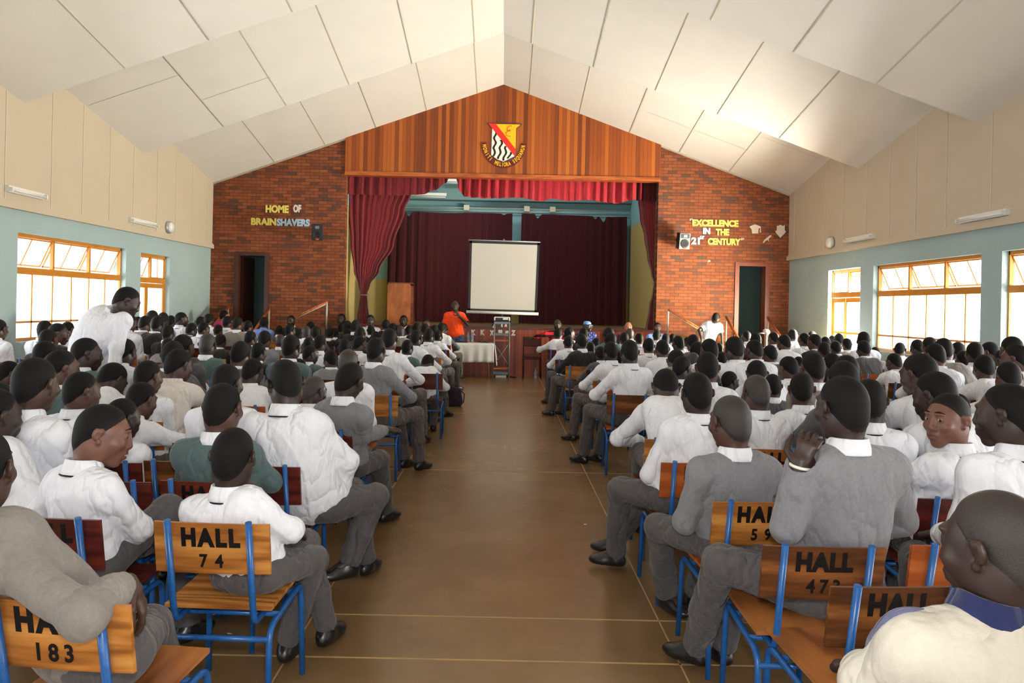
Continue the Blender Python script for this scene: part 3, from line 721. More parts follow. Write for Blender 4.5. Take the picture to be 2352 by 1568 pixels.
# ------------------------------------------------------------------ crest
def crest():
    z = .000921                                       # metres per traced unit
    Yc = YS - .055; ox, oz = P(1157, 328, Yc)
    r = thing('school_crest', 'painted shield crest with a lettered scroll on the timber boards', 'crest', (ox, Yc, oz))
    cu, cv = 862, 730
    def p(u, v, y=0): return ((u - cu) * z, y, -(v - cv) * z)
    M['cr_red'] = plain('crest red', (226, 46, 32), 0.5, 0.4, var=0.03); M['cr_yel'] = plain('crest yellow', (250, 192, 20), 0.5, 0.4, var=0.03)
    M['cr_white'] = plain('crest white', (240, 236, 222), 0.5, 0.4, var=0.02); M['cr_black'] = plain('crest black', (30, 24, 22), 0.5, 0.4, var=0.1)
    M['cr_purple'] = plain('crest dull purple', (88, 62, 74), 0.5, 0.4, var=0.1); M['cr_maroon'] = plain('crest scroll maroon', (96, 26, 26), 0.5, 0.4, var=0.1)
    sh = [(425, 232), (1325, 232), (1315, 262), (1188, 362), (1182, 1085), (1040, 1175), (865, 1235), (700, 1180), (540, 1065), (552, 365)]
    MB().prism([p(a, b, -.02) for a, b in sh], (0, .02, 0)).obj('shield', M['cr_purple'], r)
    MB().prism([p(a, b, -.026) for a, b in [(650, 258), (1280, 258), (1172, 355), (1170, 890), (905, 590)]], (0, .006, 0)).obj('yellow_field', M['cr_yel'], r)
    MB().prism([p(a, b, -.026) for a, b in [(560, 372), (1145, 1070), (1010, 1140), (865, 1215), (700, 1160), (548, 1052)]], (0, .006, 0)).obj('white_field', M['cr_white'], r)
    MB().prism([p(a, b, -.029) for a, b in [(462, 246), (652, 252), (1172, 892), (1172, 1060), (1120, 1040), (560, 372)]], (0, .009, 0)).obj('red_bend', M['cr_red'], r)
    for x0, y0, y1, x1 in ((640, 470, 1090, 615), (795, 660, 1150, 735), (925, 815, 1190, 860), (1040, 965, 1135, 985)):
        c = []
        for k in range(25):
            t = k / 24; y = y0 + (y1 - y0) * t; x = x0 + (x1 - x0) * t ** 2 + 26 * math.sin((y - 430) / 250 * 2 * PI) * (1 if y < 900 else .7)
            c.append((x, y))
        w = 27
        mb = MB(); 
        for (a, b), (c2, d) in zip(c[:-1], c[1:]): mb.prism([p(a - w, b, -.028), (p(a + w, b, -.028)), p(c2 + w, d, -.028), p(c2 - w, d, -.028)], (0, .002, 0))
        mb.obj('wavy_bar', M['cr_black'], r)
    M['cr_coil'] = plain('crest coil orange', (206, 96, 20), 0.5, 0.4)
    MB().tube([p(a, b, -.03) for a, b in [(1060, 305), (1000, 300), (950, 350), (945, 410), (985, 440), (1030, 420), (1020, 400), (960, 440), (915, 490), (925, 545), (980, 560), (1040, 565)]], .009, 6).obj('coil_charge', M['cr_coil'], r)
    # scroll
    cx, cy, R0, R1 = 866, 715, 455, 600
    mb = MB(); n = 40
    for k in range(n):
        a0 = math.radians(178 - 176 * k / n * 1.0); a1 = math.radians(178 - 176 * (k + 1) / n)
        def q(R, a): return p(cx + R * math.cos(a) * 0.97, cy + R * math.sin(a) * 1.1, -.015)
        mb.prism([q(R0, a0), q(R1, a0), q(R1, a1), q(R0, a1)], (0, .014, 0))
    sc_ = mb.obj('scroll', M['cr_maroon'], r)
    def arc_word(word, a0, a1):
        for i, ch in enumerate(word):
            a = math.radians(a0 + (a1 - a0) * (i + .5) / len(word))
            me = text_mesh(ch, .135, .003, .004)
            x, _, zz = p(cx + 527 * math.cos(a) * .97, cy + 527 * math.sin(a) * 1.1)
            mt = Matrix.Translation((x, -.019, zz)) @ Matrix.Rotation(a - PI / 2, 4, 'Y') @ Matrix.Rotation(PI / 2, 4, 'X') @ Matrix.Diagonal((.56, .95, 1, 1))
            me.transform(mt); yield me
    ms = list(arc_word('MONITI', 174, 126)) + list(arc_word('MELIORA', 116, 69)) + list(arc_word('SEQUAMUR', 62, 6))
    bm = bmesh.new()
    for me in ms: bm.from_mesh(me)
    me = bpy.data.meshes.new('motto'); bm.to_mesh(me); bm.free(); link('motto_lettering', me, M['cr_yel'], sc_)
crest()
# pale scuff on the boards is a stain, kept in its own little plate of worn varnish
x, z = P(1357, 388, YS - .05)

# ------------------------------------------------------------------ lettering and cut outs on the brick
def wall_word(parent, body, px, py, hpx, wpx, m, name='lettering', italic=0.0):
    """word centred at pixel; height and width in pixels"""
    x, z = P(px, py); ppm = F / YS
    me = text_mesh(body, hpx / ppm / .72, .006, .012)
    co = np.empty(len(me.vertices) * 3, np.float32); me.vertices.foreach_get('co', co); co = co.reshape(-1, 3)
    wd = co[:, 0].max() - co[:, 0].min(); cx = (co[:, 0].max() + co[:, 0].min()) / 2; cy = (co[:, 1].max() + co[:, 1].min()) / 2
    k = wpx / ppm / wd
    me.transform(Matrix.Translation((x - parent.location.x, -.012, z - parent.location.z)) @ Matrix.Rotation(PI / 2, 4, 'X') @ Matrix.Diagonal((k, 1, 1, 1)) @ Matrix.Translation((-cx, -cy, 0)))
    return link(name, me, m, parent)
r = thing('wall_lettering', 'cut-out letters HOME OF BRAINSHAVERS on the dark brick wall', 'lettering', (*[P(644, 495)[0]], YS, P(644, 495)[1]))
wall_word(r, 'HOME', 637, 480, 16, 53, M['yellow_card']); wall_word(r, 'OF', 683, 479, 16, 18, M['white_card'])
wall_word(r, 'BRAIN', 606, 509, 15, 58, M['yellow_card']); wall_word(r, 'SHAVERS', 674, 511, 15, 76, M['blue_card'])
r = thing('wall_lettering', 'cut-out letters EXCELLENCE IN THE 21ST CENTURY on the bright brick wall', 'lettering', (P(1645, 530)[0], YS, P(1645, 530)[1]))
wall_word(r, 'EXCELLENCE', 1643, 512.5, 14, 106, M['yellow_card']); wall_word(r, 'IN', 1622.5, 530.5, 13, 17, M['blue_card']); wall_word(r, 'THE', 1659, 533, 14, 31, M['yellow_card'])
wall_word(r, '21', 1597, 553, 15, 20, M['blue_card']); wall_word(r, 'ST', 1612, 545.5, 6, 11, M['blue_card']); wall_word(r, 'CENTURY', 1663, 555, 14, 76, M['yellow_card'])
wall_word(r, '\u201c', 1587, 504, 6, 7, M['white_card']); wall_word(r, '\u201d', 1705, 549, 6, 7, M['white_card'])
def cutout(name, label, pts, m='white_card'):
    ax = sum(a for a, b in pts) / len(pts); ay = sum(b for a, b in pts) / len(pts); ox, oz = P(ax, ay)
    o = MB().prism([(P(a, b)[0] - ox, -.012, P(a, b)[1] - oz) for a, b in pts], (0, .01, 0)).obj(name, M[m]); o.location = (ox, YS - .002, oz)
    return tag(o, label, 'cut-out')
cutout('mortarboard_cutout', 'white graduation cap cut-out beside the EXCELLENCE lettering', [(1721, 520), (1734, 515), (1747, 520), (1747.5, 534), (1745, 534), (1745.5, 523), (1742, 525), (1741, 536), (1727, 536), (1726.5, 527)])
cutout('scroll_cutout', 'white diploma scroll cut-out below the graduation cap', [(1752, 556), (1756, 550), (1767, 541), (1771.5, 539.5), (1771, 543), (1765, 549), (1766, 555), (1763, 551), (1758, 553), (1754, 558.5)])
cutout('shield_cutout', 'white shield cut-out nearest the corner of the bright brick wall', [(1784, 518.5), (1787.5, 518.5), (1792, 516), (1798, 519), (1802, 516.5), (1802, 529), (1805, 531.5), (1801, 537), (1792, 546), (1783, 536), (1780.5, 531), (1784, 529)])
cutout('paper_scrap', 'small white hook-shaped paper scrap stuck on bright bricks', [(1625, 603), (1627, 598), (1630, 597), (1632, 601), (1630, 600.5), (1628, 601)])

# loudspeakers
def loudspeaker(label, px, py, s, mgrey):
    x, z = P(px, py, YS - .3); r = thing('loudspeaker', label, 'loudspeaker', (x, YS - .32, z), math.radians(-14 * s)); r.rotation_euler = (math.radians(9), 0, math.radians(10 * s))
    w, h, d = .13, .185, .13
    MB().prism([(-w, -d, -h), (w, -d, -h), (w * .75, d, -h), (-w * .75, d, -h)], (0, 0, 2 * h)).obj('cabinet', M['black_plastic'], r)
    f = MB().box(-w, w, -d - .012, -d, -h, h).obj('front_baffle', mgrey, r); bevel(f, .008)
    MB().lathe([(0.001, 0), (.07, .0), (.095, .02), (.1, .0)], (0, -d - .014, -.055), 24, 0, Matrix.Rotation(PI / 2, 4, 'X')).obj('woofer', M['speaker_mesh'], r)
    MB().box(-.1, .1, -d - .02, -d - .01, .07, .165).obj('horn', M['speaker_mesh'], r); 
    MB().box(-.045, .045, -d - .03, -d - .012, .085, .15).obj('horn_throat', M['grey_plastic'], r)
    MB().lathe([(.001, 0), (.045, 0), (.045, .006), (.001, .006)], (0, -d - .016, -.15), 20, 0, Matrix.Rotation(PI / 2, 4, 'X') @ Matrix.Diagonal((1, .5, 1, 1))).obj('badge', M['badge_red'], r)
    MB().box(-.03, .03, d, .33, -.03, .03).obj('bracket', M['black_plastic'], r)
loudspeaker('black loudspeaker on the dark brick wall beside HOME OF letters', 730, 533, 1, M['black_plastic'])
loudspeaker('grey-fronted loudspeaker on the bright brick wall beside EXCELLENCE letters', 1567, 553, 1, M['grey_plastic'])

# hand rails of the stage steps
M['rail_wood'] = wood('orange hand rail wood', (130, 60, 28), (176, 88, 40), (204, 116, 62), (8, 8, 2))
M['rail_post'] = plain('pale metal rail post', (196, 190, 172), 0.4, 0.5, 0.3, var=0.05)
def rail(label, path, posts):
    p0 = Vector(path[0]); r = thing('hand_rail', label, 'hand rail', (p0.x, p0.y, 0))
    pts = [Vector(p) - Vector((p0.x, p0.y, 0)) for p in path]
    MB().tube(pts, .028, 8).obj('rail_bar', M['rail_wood'], r)
    MB().tube([p - Vector((0, 0, .035)) for p in pts], .014, 8).obj('rail_strip', M['rail_post'], r)
    for (x, y, za, zb) in posts: MB().tube([(x - p0.x, y - p0.y, za), (x - p0.x, y - p0.y, zb)], .02, 8).obj('post', M['rail_post'], r)
Yr = YS - .7
a = W(1534, 711, Yr); b = W(1612, 757, Yr); rail('hand rail sloping down the stage stair along the bright bricks', [a, b], [(a.x + .01, Yr, STZ * .9, a.z), (b.x, Yr, .62, b.z)])
a = W(1667, 727, YS - .2); b = a + Vector((0, -1.5, -.72)); rail('hand rail of the doorway steps nearer the white-shirted boy', [a, b], [(a.x, a.y - .05, .6, a.z - .03), (b.x, b.y + .05, 0, b.z)])
a = W(1763, 729, YS - .2); b = a + Vector((0, -1.5, -.72)); rail('hand rail of the doorway steps nearest the aqua wall corner, bright wall', [a, b], [(a.x, a.y - .05, .6, a.z - .03), (b.x, b.y + .05, 0, b.z)])
a = W(752, 693, Yr); b = W(676, 729, Yr); rail('hand rail sloping down the stage stair along the dark bricks', [a, b], [(a.x - .01, Yr, STZ * .9, a.z), (b.x, Yr, .62, b.z)])
a = W(620, 706, YS - .2); b = a + Vector((0, -1.5, -.72)); rail('hand rail of the doorway steps, dark wall, nearer the stage', [a, b], [(a.x, a.y - .05, .6, a.z - .03), (b.x, b.y + .05, 0, b.z)])
a = W(526, 704, YS - .2); b = a + Vector((0, -1.5, -.72)); rail('hand rail of the doorway steps, dark wall, nearer the corner', [a, b], [(a.x, a.y - .05, .6, a.z - .03), (b.x, b.y + .05, 0, b.z)])

# wall lights and bulkheads
def tube_light(label, px0, py0, px1, s):
    xi = (XL if s < 0 else XR) - s * .03
    u0, u1 = ray(px0, py0), ray(px1, py0); y0 = abs(xi) * F / abs(u0[0]); y1 = abs(xi) * F / abs(u1[0])
    y0, y1 = sorted((y0, y1)); y1 = min(y1, y0 + 1.45) if s > 0 else y1; ym = (y0 + y1) / 2; L = (y1 - y0) / 2
    ux = u0; z = EYE - u0[1] * (abs(xi) * F / abs(u0[0])) / F
    r = thing('tube_light', label, 'light', (xi, ym, z)); t = -s
    a, b = sorted((0, t * .06)); MB().box(a, b, -L, L, -.045, .045).obj('housing', M['white_plastic'], r)
    MB().tube([(t * .085, -L * .95, -.01), (t * .085, L * .95, -.01)], .019, 10).obj('fluorescent_tube', M['white_plastic'], r)
    for y in (-L * .96, L * .96): a, b = sorted((t * .05, t * .11)); MB().box(a, b, y - .015, y + .015, -.035, .02).obj('lamp_holder', M['white_plastic'], r)
tube_light('unlit tube light on cream wall at the edge, over the wide window', 94, 452, 10, -1)
tube_light('unlit tube light on cream wall beside the round bulkhead lamp, shaded window side', 294, 504, 354, -1)
tube_light('unlit tube light on cream wall beside the round lamp, sunny window side', 1949, 553, 2010, 1)
tube_light('long unlit tube light on cream wall above the wide sunny window', 2210, 507, 2320, 1)
def bulkhead(label, px, py, s):
    xi = (XL if s < 0 else XR) - s * .03; u = ray(px, py); y = abs(xi) * F / abs(u[0]); z = EYE - u[1] * y / F
    r = thing('bulkhead_light', label, 'light', (xi, y, z)); mt = Matrix.Rotation(-s * PI / 2, 4, 'Y')
    MB().lathe([(.001, 0), (.125, 0), (.125, .05), (.001, .05)], (0, 0, 0), 28, 0, mt).obj('base', M['steel'], r)
    MB().lathe([(.11, .04), (.108, .07), (.09, .1), (.05, .118), (.001, .122)], (0, 0, 0), 28, 0, mt).obj('lamp_cover', M['white_plastic'], r)
bulkhead('round white bulkhead lamp on cream wall by the dark brick corner', 385, 522, -1)
bulkhead('round white bulkhead lamp on cream wall by the bright brick corner', 1912, 557, 1)

# letters on the stage front
r = thing('stage_lettering', 'white paper letters curling off the red brown stage front', 'lettering', (P(1130, 765, YS - .07)[0], YS - .07, P(1130, 765, YS - .07)[1]))
for ch, px, py, h in (('K', 1088, 763, 11), ('K', 1109, 763, 11), ('X', 1130, 764, 11), ('F', 1149, 763, 10), ('S', 1165, 765, 10), ('Z', 1179, 764, 11), ('A', 1135, 748, 7), ('I', 1153, 746, 7), ('A', 1162, 746, 7)):
    wall_word(r, ch, px, py, h, h * .95 if ch != 'I' else 3, M['white_card'])
# ------------------------------------------------------------------ signed distance modelling
class SDF:
    def __init__(s, lo, hi, vox):
        s.lo = np.array(lo, np.float32); s.vox = vox
        s.n = np.maximum(4, np.ceil((np.array(hi) - s.lo) / vox).astype(int) + 1)
        s.a = np.full(s.n, 1.0, np.float32)
    def win(s, lo, hi):
        i0 = np.clip(np.floor((np.array(lo) - s.lo) / s.vox).astype(int), 0, s.n - 1); i1 = np.clip(np.ceil((np.array(hi) - s.lo) / s.vox).astype(int) + 1, 0, s.n)
        sl = tuple(slice(a, b) for a, b in zip(i0, i1))
        ax = [(np.arange(a, b) * s.vox + l).astype(np.float32) for a, b, l in zip(i0, i1, s.lo)]
        return sl, ax[0][:, None, None], ax[1][None, :, None], ax[2][None, None, :]
    def put(s, sl, d, k, sub=False):
        a = s.a[sl]
        if sub:
            d = -d
            if k > 0:
                h = np.maximum(k - np.abs(a - d), 0) / k; s.a[sl] = np.maximum(a, d) + h * h * k * .25
            else: s.a[sl] = np.maximum(a, d)
        elif k > 0:
            h = np.maximum(k - np.abs(a - d), 0) / k; s.a[sl] = np.minimum(a, d) - h * h * k * .25
        else: s.a[sl] = np.minimum(a, d)
    def cone(s, p, q, r0, r1, k=0.02, sub=False):
        p = np.array(p, float); q = np.array(q, float); m = max(r0, r1) + k + 3 * s.vox
        sl, X, Y, Z = s.win(np.minimum(p, q) - m, np.maximum(p, q) + m)
        d = q - p; L = max(1e-9, float(d @ d))
        t = np.clip(((X - p[0]) * d[0] + (Y - p[1]) * d[1] + (Z - p[2]) * d[2]) / L, 0, 1)
        dist = np.sqrt((X - p[0] - t * d[0]) ** 2 + (Y - p[1] - t * d[1]) ** 2 + (Z - p[2] - t * d[2]) ** 2) - (r0 + (r1 - r0) * t)
        s.put(sl, dist, k, sub); return s
    def chain(s, pts, rs, k=0.02):
        for i in range(len(pts) - 1): s.cone(pts[i], pts[i + 1], rs[i], rs[i + 1], k)
        return s
    def ell(s, c, r, R=None, k=0.02, sub=False):
        c = np.array(c, float); r = np.array(r, float); m = float(r.max()) + k + 3 * s.vox
        sl, X, Y, Z = s.win(c - m, c + m)
        X, Y, Z = X - c[0], Y - c[1], Z - c[2]
        if R is not None:
            R = np.array(R, float)
            x = X * R[0, 0] + Y * R[1, 0] + Z * R[2, 0]; y = X * R[0, 1] + Y * R[1, 1] + Z * R[2, 1]; z = X * R[0, 2] + Y * R[1, 2] + Z * R[2, 2]
        else: x, y, z = X, Y, Z
        k0 = np.sqrt((x / r[0]) ** 2 + (y / r[1]) ** 2 + (z / r[2]) ** 2); k1 = np.sqrt((x / r[0] ** 2) ** 2 + (y / r[1] ** 2) ** 2 + (z / r[2] ** 2) ** 2)
        s.put(sl, k0 * (k0 - 1) / np.maximum(k1, 1e-6), k, sub); return s
    def plane_cut(s, p, n):
        """keeps the side n points away from"""
        sl, X, Y, Z = s.win(s.lo, s.lo + s.n * s.vox)
        d = (X - p[0]) * n[0] + (Y - p[1]) * n[1] + (Z - p[2]) * n[2]
        s.a = np.maximum(s.a, d.astype(np.float32)); return s
    def wrinkle(s, amp, f, seed=0, zs=1.0):
        sl, X, Y, Z = s.win(s.lo, s.lo + s.n * s.vox)
        sl = tuple(slice(0, v) for v in s.n)
        w = np.sin(f * (X * .9 + Y * .5 + zs * Z) + seed) * np.sin(f * .63 * (Y - X * .4 + Z * .8 * zs) + 1.7 * seed) + .6 * np.sin(f * 1.7 * (Z * zs - X * .6 + .3 * Y) + 2.1 * seed)
        s.a = s.a + (amp * w).astype(np.float32); return s
    def folds(s, amp, f, seed=0):
        sl, X, Y, Z = s.win(s.lo, s.lo + s.n * s.vox)
        a1 = f * (X * .8 + .55 * Z + .2 * Y) + 1.6 * np.sin(6 * Z + seed) + .8 * np.sin(9 * X + 2 * seed); a2 = f * 1.3 * (X * .6 - .8 * Z) + 1.4 * np.sin(7 * X - 4 * Z + seed * 1.7); a3 = f * 1.8 * X + 2.2 * np.sin(5 * Z + 3 * seed)
        r = (1 - np.abs(np.sin(a1))) ** 3 + .8 * (1 - np.abs(np.sin(a2))) ** 3 * (.5 + .5 * np.sin(4 * Z + seed)) + .6 * (1 - np.abs(np.sin(a3))) ** 4
        s.a = s.a + (amp * (.55 - r)).astype(np.float32) * .8; return s
    def mesh(s, name):
        a = s.a.copy()
        for ax in range(3):
            sl = [slice(None)] * 3
            for e in (0, -1):
                sl[ax] = e; a[tuple(sl)] = np.maximum(a[tuple(sl)], s.vox * .5)
        ins = a < 0
        c = [ins[dx:ins.shape[0] - 1 + dx, dy:ins.shape[1] - 1 + dy, dz:ins.shape[2] - 1 + dz] for dx in (0, 1) for dy in (0, 1) for dz in (0, 1)]
        any_, all_ = c[0].copy(), c[0].copy()
        for q in c[1:]: any_ |= q; all_ &= q
        act = any_ & ~all_
        idx = np.argwhere(act); N = len(idx)
        vid = np.full(act.shape, -1, np.int32); vid[act] = np.arange(N)
        off = np.array([(dx, dy, dz) for dx in (0, 1) for dy in (0, 1) for dz in (0, 1)])
        val = np.stack([a[idx[:, 0] + o[0], idx[:, 1] + o[1], idx[:, 2] + o[2]] for o in off], 1)
        acc = np.zeros((N, 3)); cnt = np.zeros(N)
        for i in range(8):
            for j in range(i + 1, 8):
                if np.abs(off[i] - off[j]).sum() != 1: continue
                vi, vj = val[:, i], val[:, j]; m = (vi < 0) != (vj < 0)
                t = np.where(m, vi / np.where(m, vi - vj, 1), 0)
                acc += np.where(m[:, None], off[i] + t[:, None] * (off[j] - off[i]), 0); cnt += m
        V = (idx + acc / np.maximum(cnt, 1)[:, None]) * s.vox + s.lo
        quads = []
        for ax in range(3):
            b, c2 = (ax + 1) % 3, (ax + 2) % 3
            lo = [slice(None)] * 3; hi = [slice(None)] * 3; lo[ax] = slice(0, -1); hi[ax] = slice(1, None)
            A, B = ins[tuple(lo)], ins[tuple(hi)]; e = np.argwhere(A != B)
            e = e[(e[:, b] > 0) & (e[:, c2] > 0) & (e[:, b] < s.n[b] - 1) & (e[:, c2] < s.n[c2] - 1)]
            if not len(e): continue
            fl = A[e[:, 0], e[:, 1], e[:, 2]]
            def g(db, dc):
                q = e.copy(); q[:, b] -= db; q[:, c2] -= dc; return vid[q[:, 0], q[:, 1], q[:, 2]]
            q = np.stack([g(1, 1), g(0, 1), g(0, 0), g(1, 0)], 1)
            q[~fl] = q[~fl][:, ::-1]; quads.append(q)
        Q = np.concatenate(quads) if quads else np.zeros((0, 4), int)
        Q = Q[(Q >= 0).all(1)]
        me = bpy.data.meshes.new(name); me.vertices.add(len(V)); me.vertices.foreach_set('co', V.astype(np.float32).ravel())
        me.loops.add(len(Q) * 4); me.loops.foreach_set('vertex_index', Q.astype(np.int32).ravel())
        me.polygons.add(len(Q)); me.polygons.foreach_set('loop_start', np.arange(len(Q), dtype=np.int32) * 4)
        me.polygons.foreach_set('use_smooth', np.ones(len(Q), bool)); me.update(calc_edges=True); me.validate()
        return me

def rotm(yaw=0, pitch=0, roll=0):
    """yaw clockwise seen from above (towards +x), pitch nods down, roll tilts to the right; facing +y"""
    return Matrix.Rotation(-math.radians(yaw), 3, 'Z') @ Matrix.Rotation(-math.radians(pitch), 3, 'X') @ Matrix.Rotation(math.radians(roll), 3, 'Y')
V3 = lambda v: Vector(v)

class Pose:
    """a figure; all points in metres, facing +y when yaw is 0"""
    def __init__(s, **kw):
        s.hip = V3((0, -.04, .53)); s.neck = None; s.head = V3((0, .0, 1.13)); s.hyaw = 0; s.hpitch = 4; s.hroll = 0; s.ty = 0
        s.size = 1.0; s.hs = 1.0; s.build = 1.0
        s.elb = [None, None]; s.wri = [None, None]; s.knee = [None, None]; s.ank = [None, None]; s.toe = [None, None]
        s.sleeve = 'long'; s.vox = .008; s.seed = 1; s.hem = .0; s.hand_n = [None, None]; s.hand_d = [None, None]; s.curl = [.6, .6]; s.stand = False; s.face = False; s.smile = False; s.bald = False; s.knit = False; s.hunch = 0.0
        for k, v in kw.items(): setattr(s, k, v)
        for k in ('hip', 'head', 'neck'):
            if getattr(s, k) is not None: setattr(s, k, V3(getattr(s, k)))
        T = rotm(s.ty); s.T = T; s.H = rotm(s.hyaw, s.hpitch, s.hroll)
        if s.neck is None:
            s.neck = s.head + rotm(s.hyaw * .5 + s.ty * .5, s.hpitch) @ V3((0, -.035, -.165)) * s.hs
        r = T @ V3((1, 0, 0)); f = T @ V3((0, 1, 0))
        s.r, s.f = r, f
        w = .15 * s.size
        s.sh = [s.neck - r * w + V3((0, 0, -.055)) + f * .0, s.neck + r * w + V3((0, 0, -.055))]
        for i, sg in ((0, -1), (1, 1)):
            hj = s.hip + r * (.088 * sg * s.size)
            if s.elb[i] is None: s.elb[i] = s.sh[i] + r * (.035 * sg) + f * .06 + V3((0, 0, -.25 * s.size))
            if s.wri[i] is None: s.wri[i] = s.hip + f * .30 + r * (.07 * sg) + V3((0, 0, .13))
            if s.knee[i] is None: s.knee[i] = hj + V3((.03 * sg, .40 * s.size, -.01)) if not s.stand else hj + V3((0, .02, -.42 * s.size))
            if s.ank[i] is None: s.ank[i] = V3((s.knee[i][0], s.knee[i][1] + .02, .085)) if not s.stand else V3((hj[0], hj[1] - .02, .085))
            if s.toe[i] is None: s.toe[i] = T @ V3((.1 * sg, 1, 0))
            s.elb[i] = V3(s.elb[i]); s.wri[i] = V3(s.wri[i]); s.knee[i] = V3(s.knee[i]); s.ank[i] = V3(s.ank[i]); s.toe[i] = V3(s.toe[i]).normalized()
        s.hj = [s.hip - r * .088 * s.size, s.hip + r * .088 * s.size]
    def bounds(s, m=.2):
        P_ = [s.hip, s.neck, s.head] + s.elb + s.wri + s.knee + s.ank + [s.head + V3((0, 0, .05))]
        lo = np.min([list(p) for p in P_], 0) - m; hi = np.max([list(p) for p in P_], 0) + m; lo[2] = max(lo[2], -.03); return lo, hi
    def L(s, x, y, z): return s.head + s.H @ (V3((x, y, z)) * s.hs)
    # ---- skull and face
    def add_head(s, g):
        h = s.hs; H = s.H; L = s.L
        R = lambda a=None: H if a is None else H @ a
        e = lambda c, r, k=.012, sub=False, a=None: g.ell(L(*c), np.array(r) * h, R(a), k, sub)
        e((0, -.012, .028), (.0755, .096, .096)); e((0, .035, .0), (.066, .062, .075), .03); e((0, .03, -.05), (.053, .065, .058), .03)
        e((0, .068, -.1), (.026, .024, .022), .03); e((0, -.042, -.03), (.06, .056, .062), .03)
        for q in (-1, 1):
            e((q * .052, -.005, -.055), (.02, .045, .045), .03)          # jaw angle
            e((q * .043, .066, -.022), (.025, .022, .02), .025)          # cheek
            e((q * .026, .088, .04), (.024, .0115, .009), .015)              # brow
            e((q * .032, .108, .016), (.02, .02, .0105), .01, True)      # socket
            e((q * .032, .082, .014), (.0175, .0162, .0155), .006)       # lids
            e((q * .032, .104, .0135), (.0145, .014, .0040), .002, True)       # opening
            g.cone(L(q * .079, -.004, .026), L(q * .084, -.016, .0), .0115 * h, .0105 * h, .006)     # ear
            e((q * .089, -.018, .012), (.008, .0165, .0265), .006, False, Matrix.Rotation(q * .35, 3, 'Z'))
            e((q * .097, -.008, .008), (.008, .009, .014), .004, True)
            e((q * .082, -.004, -.02), (.008, .01, .012), .006)
        g.cone(L(0, .098, .02), L(0, .109, -.022), .0085 * h, .0125 * h, .012)
        for q in (-1, 1): e((q * .0165, .103, -.028), (.0105, .013, .0095), .008)
        e((0, .108, -.027), (.012, .0115, .011), .008)
        e((0, .09, -.06), (.032, .018, .022), .02)
        e((0, .1, -.056), (.026, .012, .0075), .006); e((0, .098, -.0715), (.023, .0125, .0085), .006)
        if s.smile: e((0, .112, -.0655), (.024, .022, .0085), .003, True)
        else: e((0, .116, -.0635), (.028, .012, .0016), .003, True)
        nb = s.neck + s.f * .0
        g.cone(nb + V3((0, 0, -.03)), L(0, -.034, -.05), .058 * h, .051 * h, .03)
    def hand(s, g, i):
        e, w = s.elb[i], s.wri[i]; d = (w - e).normalized() if s.hand_d[i] is None else V3(s.hand_d[i]).normalized()
        n = V3(s.hand_n[i]).normalized() if s.hand_n[i] is not None else V3((0, 0, -1))          # palm side
        n = (n - d * n.dot(d)); n = n.normalized() if n.length > .05 else d.orthogonal().normalized()
        a = d.cross(n); sg = 1 if i == 1 else -1; th = a * -sg if True else a                       # thumb side
        q = s.size * 1.0; base = w + d * .012
        k0 = w + d * .085 * q
        g.cone(w, w + d * .03, .024 * q, .027 * q, .015)
        for t in (-1.2, -.4, .4, 1.2): g.cone(w + d * .025 + a * t * .012, k0 + a * t * .019 * q, .014 * q, .0115 * q, .012)
        c = s.curl[i]
        for j, ln in enumerate((.066, .076, .072, .056)):
            t = (-1.35 + .9 * j) * sg * 1.0
            p0 = k0 + th * (1.5 - j) * .0195 * q
            seg = [p0]; dd = d + th * (1.5 - j) * .05; ang = .25 + .1 * j * .5
            for m in range(3):
                ang2 = c * (.55 + .5 * m) + .1 * (j % 2)
                dirv = (dd * math.cos(ang2) + n * math.sin(ang2)).normalized(); seg.append(seg[-1] + dirv * ln * q * (.45, .31, .26)[m])
            g.chain(seg, [.0098 * q, .009 * q, .0083 * q, .007 * q], .004)
        t0 = w + d * .025 + th * .024 * q; t1 = t0 + (d * .55 + th * .75 + n * .25).normalized() * .042 * q; t2 = t1 + (d * .9 + th * .2 + n * .5 * c).normalized() * .032 * q
        t3 = t2 + (d * .95 - th * .05 + n * .5 * c).normalized() * .026 * q
        g.chain([t0, t1, t2, t3], [.016 * q, .0125 * q, .011 * q, .008 * q], .006)
    # ---- meshes
    def body(s):
        g = SDF(*s.bounds(.19), s.vox); S_ = s.size
        up = (s.neck - s.hip)
        g.cone(s.hip - s.r * .05, s.hip + up * .75 - s.r * .06, .095 * S_, .085 * S_, .05); g.cone(s.hip + s.r * .05, s.hip + up * .75 + s.r * .06, .095 * S_, .085 * S_, .05)
        g.cone(s.sh[0], s.sh[1], .045, .045, .05)
        s.add_head(g)
        for i in (0, 1):
            g.cone(s.sh[i], s.elb[i], .044 * S_, .036 * S_, .03); g.cone(s.elb[i], s.wri[i], .036 * S_, .023 * S_, .015)
            g.cone(s.hj[i], s.knee[i], .072 * S_, .05 * S_, .03); g.cone(s.knee[i], s.ank[i], .05 * S_, .033 * S_, .02)
            g.cone(s.ank[i], s.ank[i] + s.toe[i] * .12 + V3((0, 0, -.05)), .032, .026, .02)
            s.hand(g, i)
        return g.mesh('person')
    def hair(s):
        lo = np.array(s.head) - .15 * s.hs; hi = np.array(s.head) + .16 * s.hs; g = SDF(lo, hi, min(s.vox, .007)); L = s.L; h = s.hs; H = s.H
        o = .0055
        R = H
        g.ell(L(0, -.012, .028), np.array((.0755 + o, .096 + o, .096 + o)) * h, H, .0); g.ell(L(0, .035, .0), np.array((.066 + o - .001, .062 + o - .003, .075 + o - .002)) * h, H, .03)
        g.ell(L(0, -.042, -.03), np.array((.06 + .004, .056 + .0045, .062)) * h, H, .03); g.cone(L(0, -.03, -.05), L(0, -.034, -.1), .0565 * h, .0575 * h, .03)
